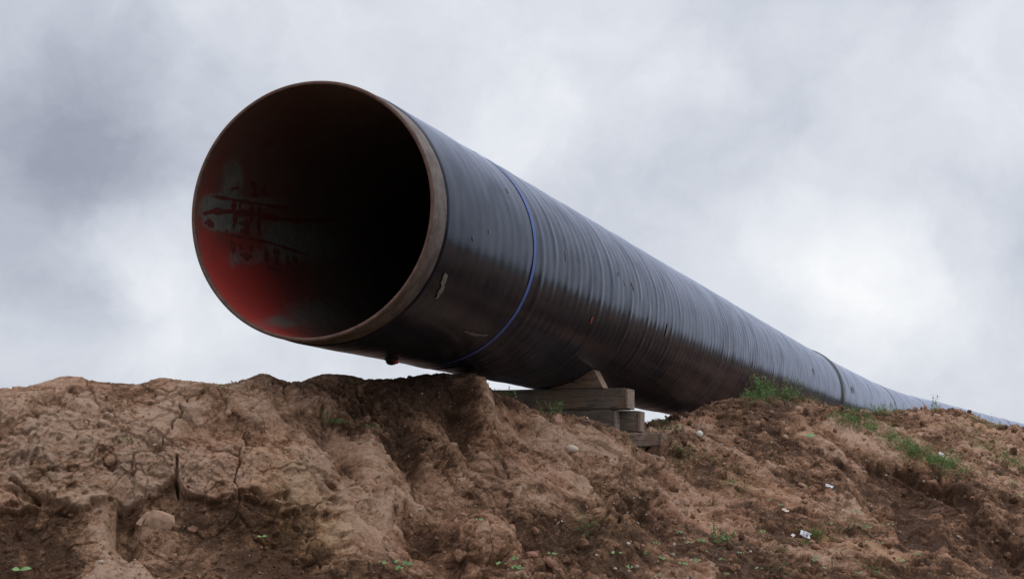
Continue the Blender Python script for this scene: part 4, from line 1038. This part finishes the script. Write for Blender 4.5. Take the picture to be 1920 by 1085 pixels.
# seedlings
SEED = [(722, 1061), (745, 1057), (751, 1069), (767, 1061), (904, 978), (937, 1060), (968, 1050), (970, 1069), (1039, 1042), (1232, 1021), (1209, 1040), (1241, 1051), (1236, 1080), (1316, 1017), (1362, 1013), (1323, 1037), (1307, 1054), (1352, 1052), (1362, 1078), (1446, 938), (1466, 951), (1511, 916), (1606, 962), (1628, 991), (1625, 1016), (1657, 1022), (1530, 1045), (1525, 1052), (1614, 1079), (1645, 1076), (1779, 1077), (1912, 930), (1907, 906), (1290, 1020), (1420, 1068), (1580, 1040), (1690, 1055), (1150, 1040), (1180, 1068), (1275, 1000), (1285, 1062), (1390, 1040), (1430, 1000), (1545, 1068), (1560, 985), (1665, 985), (1720, 1040)]
sd_mesh = []
for v_ in range(4):
    pm = PM()
    for _ in range(3 + v_):
        a = rng.random() * 6.28; b0 = np.array([rng.normal() * .014, rng.normal() * .012, .010 + .012 * rng.random()])
        pm.leaf(b0, np.array([math.cos(a), math.sin(a) * .8, .25]), .018 + .010 * rng.random(), .013 + .006 * rng.random(), np.array([0, -.8, 1.0]))
        pm.blade(np.array([b0[0] * .3, b0[1] * .3, -.012]), b0 + np.array([0, 0, .01]), .022, .002, .05)
    sd_mesh.append(mesh_np('seedling', np.array(pm.v), np.array(pm.f)))
ZN = [(0, 850, 'at the bottom, left of centre'), (850, 1100, 'near the upright reddish stone'), (1100, 1270, 'right of the rounded bulge'), (1270, 1400, 'near the stalky weed'), (1400, 1560, 'near the printed paper'), (1560, 1700, 'low, well right of the printed paper'), (1700, 1990, 'near the right edge of the photo')]
ORD = ['leftmost', 'second from left', 'third from left', 'fourth from left', 'fifth from left', 'sixth from left', 'seventh from left', 'eighth from left', 'ninth from left', 'tenth from left', 'eleventh from left', 'twelfth from left', 'thirteenth from left']
SEED.sort()
def slabel(i):
    x = SEED[i][0]; a, b, ph = [z for z in ZN if z[0] <= x < z[1]][0]; mem = [q for q in SEED if a <= q[0] < b]
    return ORD[mem.index(SEED[i])] + ' of the tiny pale seedlings ' + ph
for i_, (px, py) in enumerate(SEED):
    g = g_or(px, py)
    if g is None: continue
    o = link('seedling', sd_mesh[i_ % 4], M_leaf, None, W(g[0] + g[1] * .004)); o.rotation_euler = (.35, 0, rng.random() * 1.2 - .6); s_ = .55 + .4 * rng.random(); o.scale = (s_, s_, s_)
    tag(o, slabel(i_), 'seedling', 'seedlings on the lower slope')
for px, py, L_, lab in [(36, 1074, .055, 'bright green leaf at the lower left corner of the bank'), (487, 1010, .030, 'single yellow green leaf on the ochre clay at lower left'), (1508, 822, .085, 'pale green leaf lying high on the right mound')]:
    g = g_or(px, py); pm = PM()
    for q in range(2 if px < 1000 else 1): pm.leaf(np.array([0, 0, .01]), np.array([1 - 1.7 * q, -.2, .25 - .1 * q]), L_ * (1 - .35 * q), L_ * .5, np.array([0, -.8, 1.0]))
    o = pm.build('fallen_leaf', M_leaf, None, W(g[0] + g[1] * .012)); tag(o, lab, 'leaf')
# bent dry stalks
def stalk(pts, Yo, rad, label, mat=M_dry):
    g = g_or(*pts[0]); Yd = g[0][1] - Yo; P3 = [pt(x, y, Yd - .01 * i) for i, (x, y) in enumerate(pts)]
    P3 = np.array(P3); nseg = len(P3); Vv = []
    for i in range(nseg):
        for a in range(6): Vv.append(P3[i] - P3[0] + rad * (1 - .5 * i / nseg) * np.array([math.cos(a * 1.047), math.sin(a * 1.047), .3 * math.sin(a * 1.047)]))
    i = np.arange(nseg - 1)[:, None]; j = np.arange(6)[None]; jn = (j + 1) % 6
    Q = np.stack([i * 6 + j, i * 6 + jn, (i + 1) * 6 + jn, (i + 1) * 6 + j], -1).reshape(-1, 4)
    o = link('dry_stalk', mesh_np('dry_stalk', np.array(Vv), Q), mat, None, W(P3[0])); tag(o, label, 'stalk')
stalk([(1560, 1067), (1561, 1055), (1559, 1046), (1564, 1040), (1572, 1038)], .02, .003, 'pale bent dry stalk hooked over at the bottom of the right slope')
stalk([(1275, 812), (1270, 806), (1263, 800)], .03, .005, 'short brown twig by the end of the bottom timber')
print('objects', len(bpy.data.objects), 'pipe len', PLEN)
